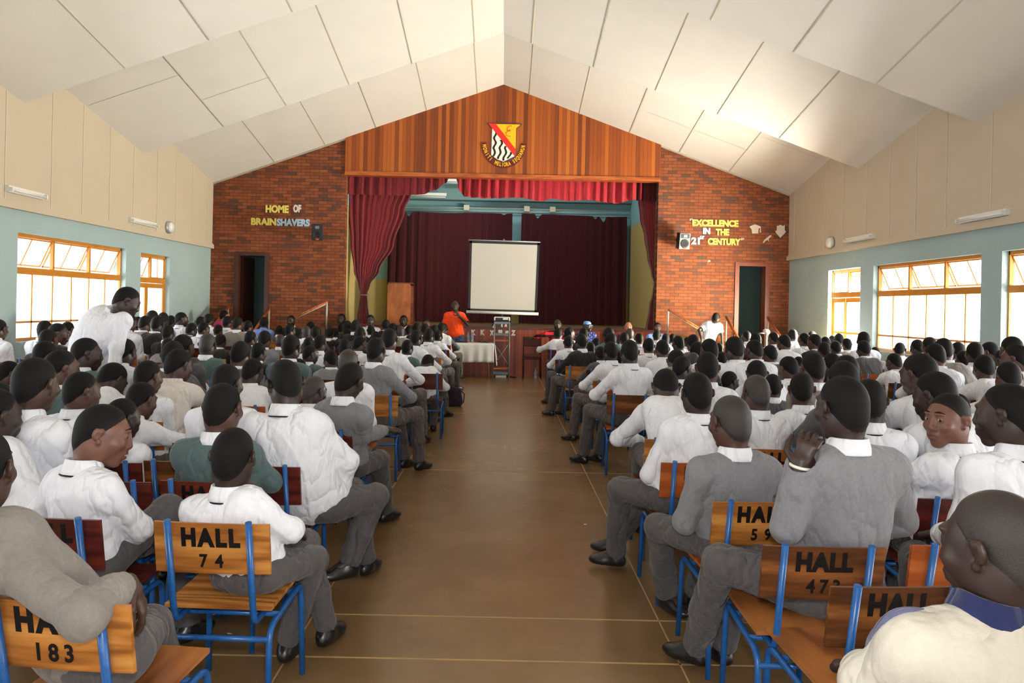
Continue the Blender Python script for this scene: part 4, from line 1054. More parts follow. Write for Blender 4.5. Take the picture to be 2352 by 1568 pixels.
        n = H @ V3((0, .72, -.69)); g.plane_cut(L(0, .066, .08), n)
        g.plane_cut(L(0, -.1, -.088), H @ V3((0, .45, -.9)))
        for q in (-1, 1): g.ell(L(q * .09, .05, -.015), np.array((.04, .032, .045)) * h, H, .006, True)
        g.ell(L(0, .12, -.02), np.array((.07, .045, .075)) * h, H, .01, True)
        for q in (-1, 1): g.ell(L(q * .092, -.008, .0), np.array((.018, .02, .03)) * h, H, .004, True)
        me = g.mesh('hair'); N = len(me.vertices); co = np.empty(N * 3, np.float32); me.vertices.foreach_get('co', co); co = co.reshape(-1, 3); nr = np.empty(N * 3, np.float32); me.vertex_normals.foreach_get('vector', nr); nr = nr.reshape(-1, 3)
        p0 = np.array(L(0, .066, .08)); d0 = -((co - p0) @ np.array(n)); n1 = np.array(H @ V3((0, .45, -.9))); d1 = -((co - np.array(L(0, -.1, -.088))) @ n1)
        fade = np.clip(np.minimum(d0, d1 * .8) / (.026 * h), 0, 1).astype(np.float32)
        me.vertices.foreach_set('co', (co - nr * ((1 - fade) * .0042)[:, None]).astype(np.float32).ravel())
        at = me.attributes.new('fade', 'FLOAT', 'POINT'); at.data.foreach_set('value', fade); me.update()
        return me
    def shirt(s):
        lo, hi = s.bounds(.22); g = SDF(lo, hi, s.vox); S_ = s.size; B = s.build; up = s.neck - s.hip; r, f = s.r, s.f
        yawR = np.array(s.T)
        un = up.normalized()
        # torso frame that follows the lean
        f2 = (f - un * f.dot(un)).normalized(); r2 = f2.cross(un)
        TR = np.array([[r2[k], f2[k], un[k]] for k in range(3)])
        hu = s.hunch
        P_ = lambda t, b=0: s.hip + up * t + f2 * (b - hu * math.sin(PI * min(1, t)) * .12)
        Lh = max(.26, up.length)
        g.ell(P_(.06, .01), (.168 * S_ * B, .128 * S_ * B, .13), TR, .0); g.ell(P_(.36, .0), (.156 * S_ * B, .116 * S_ * B, Lh * .34), TR, .07)
        g.ell(P_(.66, -.005), (.168 * S_ * B, .115 * S_ * B, Lh * .34), TR, .07)
        c0, c1 = P_(.86, -.01) - r2 * .085 * S_, P_(.86, -.01) + r2 * .085 * S_
        g.cone(c0, c1, .088 * S_, .088 * S_, .06)
        for i in (0, 1):
            g.cone(s.neck + V3((0, 0, -.035)), s.sh[i] + V3((0, 0, .0)), .058 * S_, .06 * S_, .05)
            g.cone(s.sh[i], c0 if i == 0 else c1, .06 * S_, .085 * S_, .04)
            e, w = s.elb[i], s.wri[i]
            if s.sleeve == 'short':
                m = s.sh[i].lerp(e, .72); g.cone(s.sh[i], m, .064 * S_, .066 * S_, .04)
            else:
                g.cone(s.sh[i], e, .061 * S_, .05 * S_, .04); g.cone(e, s.wri[i].lerp(e, .35), .05 * S_, .046 * S_, .03); g.cone(s.wri[i].lerp(e, .35), s.wri[i].lerp(e, .08), .046 * S_, .035 * S_, .02)
        g.wrinkle(.0022, 30, s.seed, .55); g.folds((.003 if s.knit else .0055) if s.vox < .0082 else .0042, 21, s.seed)
        # sleeve cuffs and neck opening
        for i in (0, 1):
            if s.sleeve == 'short':
                m = s.sh[i].lerp(s.elb[i], .72); d = (s.elb[i] - s.sh[i]).normalized(); g.cone(m + d * .05, s.elb[i] + d * .02, .075, .06, .004, True)
            else:
                d = (s.wri[i] - s.elb[i]).normalized(); p = s.wri[i] - d * .02; g.cone(p + d * .055, p + d * .12, .05, .06, .004, True)
        g.cone(s.neck + V3((0, 0, .065)), s.neck + V3((0, 0, .12)), .06, .075, .01, True)
        return g.mesh('shirt')
    def trousers(s):
        lo, hi = s.bounds(.2); hi[2] = min(hi[2], max(s.hip[2], s.knee[0][2], s.knee[1][2]) + .2); g = SDF(lo, hi, s.vox); S_ = s.size; B = s.build
        g.ell(s.hip + V3((0, 0, -.0)), (.16 * S_ * B, .125 * S_ * B, .105), np.array(s.T), 0)
        for i in (0, 1):
            k = s.knee[i]
            g.cone(s.hj[i], k, .088 * S_ * B, .066 * S_, .04); a = s.ank[i]; g.cone(k, k.lerp(a, .55), .065 * S_, .063 * S_, .03); g.cone(k.lerp(a, .55), k.lerp(a, .96), .063 * S_, .058 * S_, .02)
        g.wrinkle(.002, 30, s.seed + 5, .5); g.folds(.005, 24, s.seed + 4)
        for i in (0, 1):
            k, a = s.knee[i], s.ank[i]; d = (a - k).normalized(); p = k.lerp(a, .97); g.cone(p + d * .075, p + d * .14, .08, .08, 0, True)
        return g.mesh('trousers')
    def shoe(s, i):
        a, t = s.ank[i], s.toe[i]; t = V3((t.x, t.y, 0)).normalized(); z0 = a.z - .08; b = V3((-t.y, t.x, 0))
        g = SDF(np.array(a) - .26, np.array(a) + .28, .007)
        R = np.array([[b[k], t[k], (0, 0, 1)[k]] for k in range(3)])
        c = V3((a.x, a.y, z0))
        g.ell(c + t * -.01 + V3((0, 0, .035)), (.037, .055, .045), R, .0); g.ell(c + t * .085 + V3((0, 0, .025)), (.044, .085, .036), R, .03); g.cone(c + V3((0, 0, .05)), c + t * .06 + V3((0, 0, .05)), .036, .03, .03)
        g.cone(c + V3((0, 0, .05)), c + V3((0, 0, .085)) , .036, .034, .02)
        g.plane_cut(c + V3((0, 0, .004)), (0, 0, -1))
        return g.mesh('shoe')
    def collar(s):
        """fold down shirt collar around the neck"""
        mb = MB(); ax = (s.L(0, -.03, -.06) - s.neck + V3((0, 0, .05))).normalized(); ax = (ax + V3((0, 0, 1.2))).normalized()
        f = (s.f - ax * s.f.dot(ax)).normalized(); r = f.cross(ax); n = 28; h = s.hs
        prof = [(.066, .012), (.061, .05), (.063, .058), (.067, .056), (.077, .016), (.083, .0), (.079, -.002), (.07, .008)]
        vs = []; 
        for (rad, z) in prof:
            for k in range(n):
                a = 2 * PI * k / n; fr = max(0, math.sin(a)); 
                vs.append(s.neck + V3((0, 0, .008)) + (r * math.cos(a) * (1 + .03) + f * (math.sin(a) * 1.02)) * rad * h * (1 + .1 * fr) + ax * (z - .035 * fr * fr) * h)
        m = len(prof)
        fs = [(i * n + k, i * n + (k + 1) % n, ((i + 1) % m) * n + (k + 1) % n, ((i + 1) % m) * n + k) for i in range(m) for k in range(n)]
        mb.add(vs, fs, 0, True); return mb.mesh('collar')
    def tie(s):
        ax = (s.L(0, -.03, -.06) - s.neck + V3((0, 0, .05))).normalized(); ax = (ax + V3((0, 0, 1.2))).normalized()
        f = (s.f - ax * s.f.dot(ax)).normalized(); r = f.cross(ax); pts = []
        for k in range(29):
            a = 2 * PI * k / 28; fr = max(0, math.sin(a)); pts.append(s.neck + V3((0, 0, .008)) + (r * math.cos(a) * 1.03 + f * math.sin(a) * 1.02) * .0805 * s.hs * (1 + .1 * fr) + ax * (-.004 - .035 * fr * fr) * s.hs)
        return MB().tube(pts, .0042, 6).mesh('tie')
    def lips(s):
        mb = MB(); h = s.hs
        for (z, ry, rz, rx, y) in ((-.0555, .0125, .0072, .0262, .1002), (-.0735 if s.smile else -.0715, .0130, .0082, .0232, .0982)):
            vs = [(rx * math.sin(a) * math.cos(t), y + ry * math.sin(a) * math.sin(t), z + rz * math.cos(a)) for a in [PI * k / 10 for k in range(1, 10)] for t in [2 * PI * k / 20 for k in range(20)]]
            mb.add([s.L(*v) for v in vs], [(i * 20 + k, i * 20 + (k + 1) % 20, (i + 1) * 20 + (k + 1) % 20, (i + 1) * 20 + k) for i in range(8) for k in range(20)], 0, True)
        return mb
    def eyes(s):
        out = []
        for q in (-1, 1):
            c = V3((q * .032, .0825, .0135)) * s.hs; rr = .0138 * s.hs
            mt = Matrix.Translation(s.head + s.H @ c) @ s.H.to_4x4()
            mb = MB(); mb.lathe([(rr * math.sin(a), rr * math.cos(a)) for a in [PI * k / 10 for k in range(1, 10)]], (0, 0, 0), 16, 0, Matrix.Identity(3))
            mb.v = [tuple(mt @ V3(v)) for v in mb.v]
            ir = MB(); look = Matrix.Rotation(math.radians(s.gaze), 4, 'Z') if hasattr(s, 'gaze') else Matrix.Identity(4)
            ir.lathe([(.0001, .0146 * s.hs), (.003 * s.hs, .01452 * s.hs), (.0055 * s.hs, .0139 * s.hs), (.0072 * s.hs, .0130 * s.hs), (.0072 * s.hs, .011 * s.hs)], (0, 0, 0), 16, 0, Matrix.Rotation(-PI / 2, 3, 'X'))
            ir.v = [tuple(mt @ (look @ V3(v))) for v in ir.v]
            bw = MB(); bw.tube([s.L(q * .014, .1005, .047), s.L(q * .031, .0975, .0505), s.L(q * .052, .082, .042)], .0035 * s.hs, 6, radii=[.0025, .0042, .002])
            out.append((mb, ir, bw))
        return out

PERSON_N = [0]
def dress(pose, loc, mats, extra=None, hide=()):
    pose.knit = 'knit' in mats['shirt'] or 'fleece' in mats['shirt']
    """builds the meshes of a pose once; mats: skin, hair, shirt, collar, trousers, shoe"""
    o = link('person', pose.body(), M[mats['skin']]); o.location = loc
    if not pose.bald: link('hair', pose.hair(), M[mats.get('hair', 'hair')], o)
    link(mats.get('top_name', 'shirt'), pose.shirt(), M[mats['shirt']], o)
    if mats.get('collar'): link('collar', pose.collar(), M[mats['collar']], o)
    if mats['shirt'] == 'white_shirt' and pose.sleeve == 'long': link('tie', pose.tie(), M['tie_black'], o)
    link('trousers', pose.trousers(), M[mats.get('trousers', 'trousers')], o)
    for i in (0, 1): link('shoe', pose.shoe(i), M[mats.get('shoe', 'shoe')], o)
    if pose.face:
        pose.lips().obj('lips', M['lip'], o)
        for w, ir, bw in pose.eyes():
            e = w.obj('eye', M['eye_white'], o); ir.obj('iris', M['iris'], e); bw.obj('eyebrow', M['brow'], o)
    return o
# ------------------------------------------------------------------ chairs
def chair_frame_paths():
    P_ = {}
    out = []
    for s in (-1, 1):
        out.append(smooth_path([(s * .205, -.225, 0), (s * .198, -.2, .37), (s * .198, .185, .405), (s * .205, .21, 0)], .06, 6))
    return out
def back_post(s): return smooth_path([(s * .15, -.02, .41), (s * .15, -.225, .40), (s * .15, -.245, .46), (s * .15, -.31, .80)], .05, 6)
def back_board(mb, mi=0):
    """slightly curved board"""
    n = 20; vs = []
    for (z, th) in ((.595, 0), (.78, 0)):
        pass
    rows = []
    for k in range(n + 1):
        x = -.215 + .43 * k / n; b = .018 * (1 - (2 * k / n - 1) ** 2)
        for z in (.592, .785):
            y = -.262 - (z - .59) * .16 - b * .6 + .012
            for t in (0, .014): rows.append((x, y + t, z))
    mb_v = rows; fs = []
    for k in range(n):
        a = k * 4; b = a + 4
        fs += [(a, b, b + 2, a + 2), (a + 1, a + 3, b + 3, b + 1), (a + 2, b + 2, b + 3, a + 3), (a, a + 1, b + 1, b)]
    fs += [(0, 2, 3, 1), (n * 4, n * 4 + 1, n * 4 + 3, n * 4 + 2)]
    return mb.add(mb_v, fs, mi, False)
def seat_shape(mb, mi=0): return mb.prism([(-.205, -.2, .437), (.205, -.2, .437), (.205, .19, .447), (-.205, .19, .447)], (0, -.002, .016), mi)
CH = {}
def chair_meshes():
    CH['seat'] = seat_shape(MB()).mesh('seat'); CH['backrest'] = back_board(MB()).mesh('backrest')
    for s, p in zip((-1, 1), chair_frame_paths()): CH['leg%d' % s] = MB().tube(p, .0125, 8).mesh('leg_frame')
    for s in (-1, 1): CH['post%d' % s] = MB().tube(back_post(s), .0125, 8).mesh('back_post')
    CH['bar'] = MB().tube([(-.2, -.205, .33), (.2, -.205, .33)], .011, 8).tube([(-.198, .1, .395), (.198, .1, .395)], .011, 8).tube([(-.198, -.1, .385), (.198, -.1, .385)], .011, 8).mesh('crossbar')
    for k in ('leg-1', 'leg1', 'post-1', 'post1', 'bar'): CH[k].materials.append(M['steel_blue'])
    b = MB()
    for x in (-.15, .15):
        for z in (.64, .74): b.lathe([(.006, 0), (.006, .004), (.001, .006)], (x, -.262 - (z - .59) * .16 - .032, z), 8, 0, Matrix.Rotation(PI / 2, 4, 'X'))
    CH['bolt'] = b.mesh('bolts'); CH['bolt'].materials.append(M['steel'])
    # one mesh version for chairs that are hardly seen
    mb = MB(); seat_shape(mb, 0); back_board(mb, 0)
    for p in chair_frame_paths(): mb.tube(p, .0125, 6, 1)
    for s in (-1, 1): mb.tube(back_post(s), .0125, 6, 1)
    mb.tube([(-.2, -.205, .33), (.2, -.205, .33)], .011, 6, 1)
    CH['far'] = mb.mesh('hall_chair'); 
    for m in ('wood_red', 'steel_blue'): CH['far'].materials.append(M[m])
chair_meshes()
for nm in ('seat', 'backrest'): CH[nm].materials.append(M['wood_red'])
def put(name, me, parent, m=None):
    o = bpy.data.objects.new(name, me); C.objects.link(o); o.parent = parent
    if m is not None: o.material_slots[0].link = 'OBJECT'; o.material_slots[0].material = m
    return o
def chair(label, x, y, rz, back, seat, text=None, group='wooden hall chairs on blue steel frames', textdx=0.0):
    r = thing('hall_chair', label, 'chair', (x, y, 0), math.radians(rz), group)
    put('seat', CH['seat'], r, M[seat]); bk = put('backrest', CH['backrest'], r, M[back])
    for s in (-1, 1): put('leg_frame', CH['leg%d' % s], r); put('back_post', CH['post%d' % s], r)
    put('crossbar', CH['bar'], r)
    if text:
        for i, (t, z, hgt, sp) in enumerate(text):
            me = text_mesh(t, hgt / .72, .0003, .0055 if i == 0 else .0022, 'CENTER', sp)
            co = np.empty(len(me.vertices) * 3, np.float32); me.vertices.foreach_get('co', co); co = co.reshape(-1, 3)
            cx = (co[:, 0].max() + co[:, 0].min()) / 2; cy = (co[:, 1].max() + co[:, 1].min()) / 2
            x2 = (co[:, 0] - cx) * .86 + textdx; z2 = co[:, 1] - cy + z
            b = .018 * (1 - (x2 / .215) ** 2)
            y2 = -.262 - (z2 - .59) * .16 - b * .6 + .012 - .0012 - co[:, 2] 
            me.vertices.foreach_set('co', np.stack([x2, y2, z2], 1).astype(np.float32).ravel()); me.update()
            link('lettering', me, M['stencil'], bk)
    return r
def far_chair(label, x, y, rz, group, m=None):
    o = bpy.data.objects.new('hall_chair', CH['far']); C.objects.link(o); o.location = (x, y, 0); o.rotation_euler = (0, 0, math.radians(rz))
    if m is not None: o.material_slots[0].link = 'OBJECT'; o.material_slots[0].material = m
    return tag(o, label, 'chair', group)
TX = lambda n, sp=1.25, s2=2.0: [('HALL', .732, .066, sp), (n, .642, .05, s2)]

# near chairs, each placed from the photograph
NEAR_CH = [
 ('golden wooden chair stencilled HALL 74 with blue steel legs', -1.05, 3.03, -2, 'wood_golden', 'wood_golden', TX('74'), 0),
 ('striped brown chair stencilled HALL 183 under the grey sleeve', -1.165, 2.29, -6, 'wood_golden', 'wood_seat', TX('183', 1.25, 1.5), 0),
 ('golden brown chair stencilled HALL 59 by the aisle', 1.11, 3.5, 4, 'wood_golden', 'wood_orange', TX('59'), 0),
 ('dark scuffed chair stencilled HALL 473 behind the grey jumper with raised hand', 1.14, 2.9, 0, 'wood_brown', 'wood_seat', TX('473', 1.1, 1.5), 0),
 ('dark wooden chair with letter H showing before the cream jacket', 1.19, 2.53, 4, 'wood_brown', 'wood_seat', TX('22', 1.1, 1.5), .0),
 ('plain brown chair back beside the head of the cream jacketed boy', 1.66, 2.95, 4, 'wood_orange', 'wood_orange', None, 0),
 ('dark maroon chair back below the boy who looks round', 2.07, 3.63, 3, 'wood_maroon', 'wood_maroon', None, 0),
 ('red brown chair back beside the grey jumper on chair 59', 1.06, 4.3, 3, 'wood_orange', 'wood_red', TX('61'), .02),
 ('brown chair lettered HALL between two grey jumpers, second row of aisle chairs', 1.62, 4.3, 2, 'wood_golden', 'wood_red', TX('118', 1.2, 1.4), .06),
 ('dark red chair with last letters and a 3, behind the grey sleeve', -1.66, 3.05, -5, 'wood_maroon', 'wood_maroon', TX('23'), 0),
 ('bright red chair lettered HA under the green jumper', -1.31, 3.65, -3, 'wood_red', 'wood_red', TX('92'), 0),
 ('brown chair lettered HALL behind the laughing boy and green jumper', -1.58, 4.06, -3, 'wood_brown', 'wood_brown', TX('207', 1.2, 1.5), .08),
 ('dark maroon chair back at the big white shirt beside the aisle', -1.19, 4.0, -4, 'wood_maroon', 'wood_red', None, 0),
 ('very dark chair edge between laughing boy and red chair', -1.775, 3.62, 0, 'wood_maroon', 'wood_maroon', None, 0),
 ('narrow maroon chair back beside the leaning grey jumper at the aisle', -1.15, 5.05, -3, 'wood_maroon', 'wood_red', None, 0),
]
chair_spots = []
for lb, x, y, rz, bk, st, tx, dx in NEAR_CH:
    chair(lb, x, y, rz, bk, st, tx, textdx=dx); chair_spots.append((x, y))

# ------------------------------------------------------------------ front of hall: table, tower, chair, bottles
def cloth_table():
    Y0, Y1 = 16.7, 17.2; xr = W(1138, 800, Y0).x - .03; xl = xr - 1.75; zt = EYE - ray(1085, 788)[1] * Y0 / F
    t = thing('trestle_table', 'trestle table hidden under the white cloth before the stage', 'table', ((xl + xr) / 2, (Y0 + Y1) / 2, 0))
    hw = (xr - xl) / 2
    MB().box(-hw + .02, hw - .02, -.24, .24, zt - .035, zt - .006).obj('table_top', M['wood_seat'], t)
    for sx in (-1, 1):
        for sy in (-1, 1): MB().tube([(sx * (hw - .15), sy * .2, zt - .03), (sx * (hw - .1), sy * .2, .002)], .013, 8).obj('leg', M['steel'], t)
    # cloth
    grid = []; n = 60; rng = random.Random(3)
    x0, x1 = -hw, hw
    drop = W(1085, 832, Y0).z; flap = W(1136, 841, Y0).z
    rows = []
    back = [(x0 + (x1 - x0) * k / n, .25, zt) for k in range(n + 1)]; front = [(x0 + (x1 - x0) * k / n, -.25, zt) for k in range(n + 1)]
    rows = [back, front]
    for j in range(1, 9):
        row = []
        for k in range(n + 1):
            s = k / n; xx = x0 + (x1 - x0) * s; zb = drop - zt + .01 * math.sin(9 * s) ; u = j / 8
            row.append((xx, -.25 - .02 * u + .016 * u * math.sin(s * 46 + 1.5 * math.sin(7 * s)), zt + zb * u))
        rows.append(row)
    mb = MB().sheet(rows)
    side = []
    for j in range(9):
        u = j / 8; row = []
        for k in range(9):
            s = k / 8; zb = (flap - zt) * (1 - .25 * abs(s - .15)); row.append((x1 + .01 + .05 * u + .02 * u * math.sin(s * 14), -.25 + .5 * s, zt + zb * u))
        side.append(row)
    mb.sheet(side)
    c = mb.obj('tablecloth', plain_cloth); c.location = t.location
    sd = c.modifiers.new('thick', 'SOLIDIFY'); sd.thickness = .003
    tag(c, 'white tablecloth hanging to one long corner over the front table', 'tablecloth')
    return zt
plain_cloth = cloth('white table linen', (222, 222, 220), fold=0.08, var=.02)
TZ = cloth_table()
def bottle(label, x, y, z, group=None, h=.225):
    r = thing('water_bottle', label, 'bottle', (x, y, z), 0, group)
    s = h / .225
    MB().lathe([(.001, 0), (.03, 0), (.032, .01), (.032, .06), (.03, .07), (.032, .08), (.032, .13), (.026, .165), (.013, .19), (.013, .2), (.001, .2)], seg=18).obj('bottle_body', M['clear'], r)
    MB().lathe([(.0325, .075), (.0328, .076), (.0328, .125), (.0325, .126)], seg=18).obj('paper_label', M['blue_label'], r)
    MB().lathe([(.001, .2), (.015, .2), (.015, .222), (.001, .222)], seg=14).obj('cap', M['blue_label'], r)
    r.scale = (s, s, s)
t_ = NT('clear bottle plastic'); t_.base((.82, .88, .93, 1), .12, .6); t_.b.inputs['Transmission Weight'].default_value = .75; t_.b.inputs['IOR'].default_value = 1.2; M['clear'] = t_.m
M['blue_label'] = plain('blue bottle label', (110, 146, 200), .5, .4, var=.1)
p = W(1075.5, 785, 16.95); bottle('water bottle on the white table, nearer the speaker', p.x, 16.95, TZ + .004, 'water bottles on the white table', .235)
p = W(1084.5, 785, 16.9); bottle('water bottle on the white table, farther from the speaker', p.x, 16.9, TZ + .004, 'water bottles on the white table', .235)
p = W(1232.5, 856, 16.4); bottle('clear water bottle standing on the floor by the maroon chair', p.x, 16.9, 0, None, .24)
def laptop():
    a = W(1043, 784, 16.95); b = W(1071, 784, 16.95); r = thing('laptop', 'closed black laptop lying on the white table', 'laptop', ((a.x + b.x) / 2, 16.95, TZ + .004)); w = (b.x - a.x) / 2 + .03
    bevel(MB().box(-w, w, -.12, .12, 0, .02).obj('base', M['black_plastic'], r)); bevel(MB().box(-w, w, -.12, .12, .021, .035).obj('lid', M['black_plastic'], r))
laptop()
def adaptor():
    x = W(1108, 785, 16.9).x; r = thing('cable', 'coiled black cable with grey connector on the white table', 'cable', (x, 16.88, TZ + .004))
    MB().tube([(.13 * math.cos(t) * (1 - t / 40), .07 * math.sin(t), .006 + .003 * t) for t in [k * .3 for k in range(44)]], .006, 6).obj('coil', M['black_plastic'], r); MB().box(-.03, .03, -.02, .02, .0, .045).obj('connector', M['grey_plastic'], r)
adaptor()
def tower():
    Y = 16.75; l = W(1136, 739, Y); rr = W(1170, 740, Y); bl = W(1133, 865, Y); br = W(1166, 867, Y); zt = l.z; w = (rr.x - l.x) / 2; wb = (br.x - bl.x) / 2 + .02; xm = (l.x + rr.x) / 2
    r = thing('projector_stand', 'grey angle iron tower stand with crossed braces carrying the projector', 'stand', (xm, Y + w, 0))
    def cx(z): return wb + (w - wb) * z / zt
    for sx in (-1, 1):
        for sy in (-1, 1):
            a, b = (sx * cx(0), sy * cx(0), 0), (sx * w, sy * w, zt)
            MB().tube([a, b], .02, 4).obj('leg', M['grey_paint'], r)
    for z, h in ((zt - .02, .025), (zt - .28, .022), (.12, .024)):
        mb = MB(); c = cx(z)
        for sy in (-1, 1): mb.box(-c, c, sy * c - .008, sy * c + .008, z - h, z + h)
        for sx in (-1, 1): mb.box(sx * c - .008, sx * c + .008, -c, c, z - h, z + h)
        mb.obj('rail', M['grey_paint'], r)
    for z in (zt - .42, .22): c = cx(z) - .01; MB().box(-c, c, -c, c, z - .012, z + .012).obj('shelf', M['wood_orange'], r)
    c = cx(.5)
    for s in (-1, 1): MB().tube([(s * cx(.78), -cx(.78) , .80), (-s * cx(.28), -cx(.28), .28)], .011, 4).obj('brace', M['grey_paint'], r)
    MB().box(-w - .01, w + .01, -w - .01, w + .01, zt - .005, zt + .008).obj('top_plate', M['grey_paint'], r)
    p = thing('projector', 'silver and black projector on top of the grey tower stand', 'projector', (xm, Y + w, zt + .008))
    bevel(MB().box(-w + .005, w - .005, -.15, .15, .012, .085).obj('case', M['black_plastic'], p), .01)
    bevel(MB().box(-w - .002, w + .002, -.155, .155, .085, .105).obj('lid', M['white_plastic'], p), .008)
    for s in (-1, 1): bevel(MB().box(s * w - .014, s * w + .014, -.155, .155, .02, .1).obj('side_cover', M['white_plastic'], p), .008)
    MB().box(.02, w - .03, -.158, -.15, .045, .08).obj('socket_panel', M['white_plastic'], p)
    for s in (-1, 1): MB().lathe([(.012, 0), (.012, .014)], (s * (w - .04), -.1, 0), 10).obj('foot', M['black_plastic'], p)
    b = thing('power_strip', 'white box and cables on the floor under the tower stand', 'power strip', (xm + .02, Y + .3, 0)); MB().box(-.14, .1, -.05, .05, 0, .05).obj('box', M['white_plastic'], b)
    MB().tube([(.1, 0, .02), (.25, .05, .012), (.32, -.05, .012), (.26, -.1, .012)], .012, 6).obj('cord', M['black_plastic'], b)
tower()
M['maroon_vinyl'] = plain('dark maroon vinyl', (78, 30, 28), .5, .4, var=.15)
M['dark_frame'] = plain('dark brown chair frame', (50, 28, 24), .4, .4, var=.15)
def maroon_chair():
    Y = 17.0; xa = W(1203, 820, Y).x; xb = W(1243, 820, Y).x; xm = (xa + xb) / 2; w = (xb - xa) / 2
    zt = W(1225, 775, Y).z; zs = W(1225, 819, Y).z; k = 1.0
    r = thing('padded_chair', 'empty dark maroon padded chair in front of the stage', 'chair', (xm, Y + .2, 0))
    bevel(MB().box(-w, w, -.2, .22, zs - .03, zs + .03).obj('seat', M['maroon_vinyl'], r), .015)
    bevel(MB().box(-w + .02, w - .02, .19, .23, zt - .22, zt - .0).obj('backrest', M['maroon_vinyl'], r), .012)
    for s in (-1, 1):
        MB().tube(smooth_path([(s * w, .25, 0), (s * w, .2, zs), (s * w, .23, zt)], .1), .014, 8).obj('back_post', M['dark_frame'], r); MB().tube([(s * w, -.2, zs - .02), (s * w, -.22, 0)], .014, 8).obj('leg', M['dark_frame'], r)
    MB().tube([(-w, -.21, zs - .05), (w, -.21, zs - .05)], .011, 8).obj('stretcher', M['dark_frame'], r)
maroon_chair()
def fan():
    p = W(1761, 762, 15.9); r = thing('pedestal_fan', 'silver pedestal fan standing by the doorway in the bright brick wall', 'fan', (p.x, 15.9, 0))
    MB().lathe([(.001, 0), (.18, 0), (.17, .03), (.03, .05), (.001, .05)], seg=24).obj('base', M['steel'], r); MB().tube([(0, 0, .04), (0, 0, p.z - .05)], .016, 10).obj('pole', M['steel'], r)
    mt = Matrix.Rotation(PI / 2, 4, 'X'); hd = MB().lathe([(.001, -.1), (.05, -.09), (.065, -.02), (.06, .04), (.001, .06)], (0, 0, p.z), 20, 0, mt).obj('motor', M['steel'], r)
    g = MB()
    for k in range(3): R_ = .025 + k * .018; g.tube([(R_ * math.cos(a), .07 + .0 * k, p.z + R_ * math.sin(a)) for a in [2 * PI * q / 24 for q in range(25)]], .004, 5)
    g.obj('guard', M['steel'], r)
    MB().tube([(-.16, -.02, p.z - .03), (-.02, -.02, p.z - .03)], .014, 8).obj('handle', M['steel'], r)
fan()
def bag():
    p = W(1040, 930, 11.9); r = thing('school_bag', 'dark purple school bag on the floor beside the aisle', 'bag', (p.x, 12.0, 0))
    g = SDF((-.2, -.16, -.02), (.2, .16, .42), .01); g.ell((0, 0, .15), (.14, .09, .17), None, 0); g.ell((0, 0, .06), (.15, .1, .09), None, .06); g.wrinkle(.004, 40, 3); g.plane_cut((0, 0, .002), (0, 0, -1))
    M['bag'] = cloth('dark purple nylon', (40, 28, 42)); link('bag_body', g.mesh('bag_body'), M['bag'], r)
    MB().tube([(.1, -.06, .28), (.18, -.08, .2), (.17, -.1, .08), (.1, -.1, .03)], .012, 6).obj('strap', M['black_plastic'], r); MB().tube([(-.03, 0, .31), (0, 0, .36), (.03, 0, .31)], .009, 6).obj('handle', M['black_plastic'], r)
bag()
# scraps of paper on the floor
for i, (px, py, lb) in enumerate([(398, 1500, 'white paper scrap on the floor behind chair 74, by the brown seat'), (493, 1413, 'white paper scrap on the floor under chair 74'), (527, 1457, 'crumpled white scrap under the middle of chair 74'), (742, 1414, 'white paper scrap at the aisle edge beyond the blue leg'), (727, 1391, 'tiny white scrap on the floor joint by the aisle'), (430, 1442, 'tiny white scrap under the back legs of chair 74'), (1344, 1205, 'tiny white scrap in the aisle before the black shoe')]):
    d = EYE * F / ray(px, py)[1]; p = W(px, py, d); rng = random.Random(i)
    pts = [(math.cos(a) * rng.uniform(.008, .016), math.sin(a) * rng.uniform(.006, .012)) for a in [k * PI / 3 for k in range(6)]]
    mb = MB(); n = len(pts); mb.add([(0, 0, .006)] + [(a, b, .001 + rng.uniform(0, .006)) for a, b in pts], [(0, 1 + k, 1 + (k + 1) % n) for k in range(n)])
    o = mb.obj('paper_scrap', M['white_plastic']); o.location = (p.x, p.y, .0008); tag(o, lb, 'paper scrap')
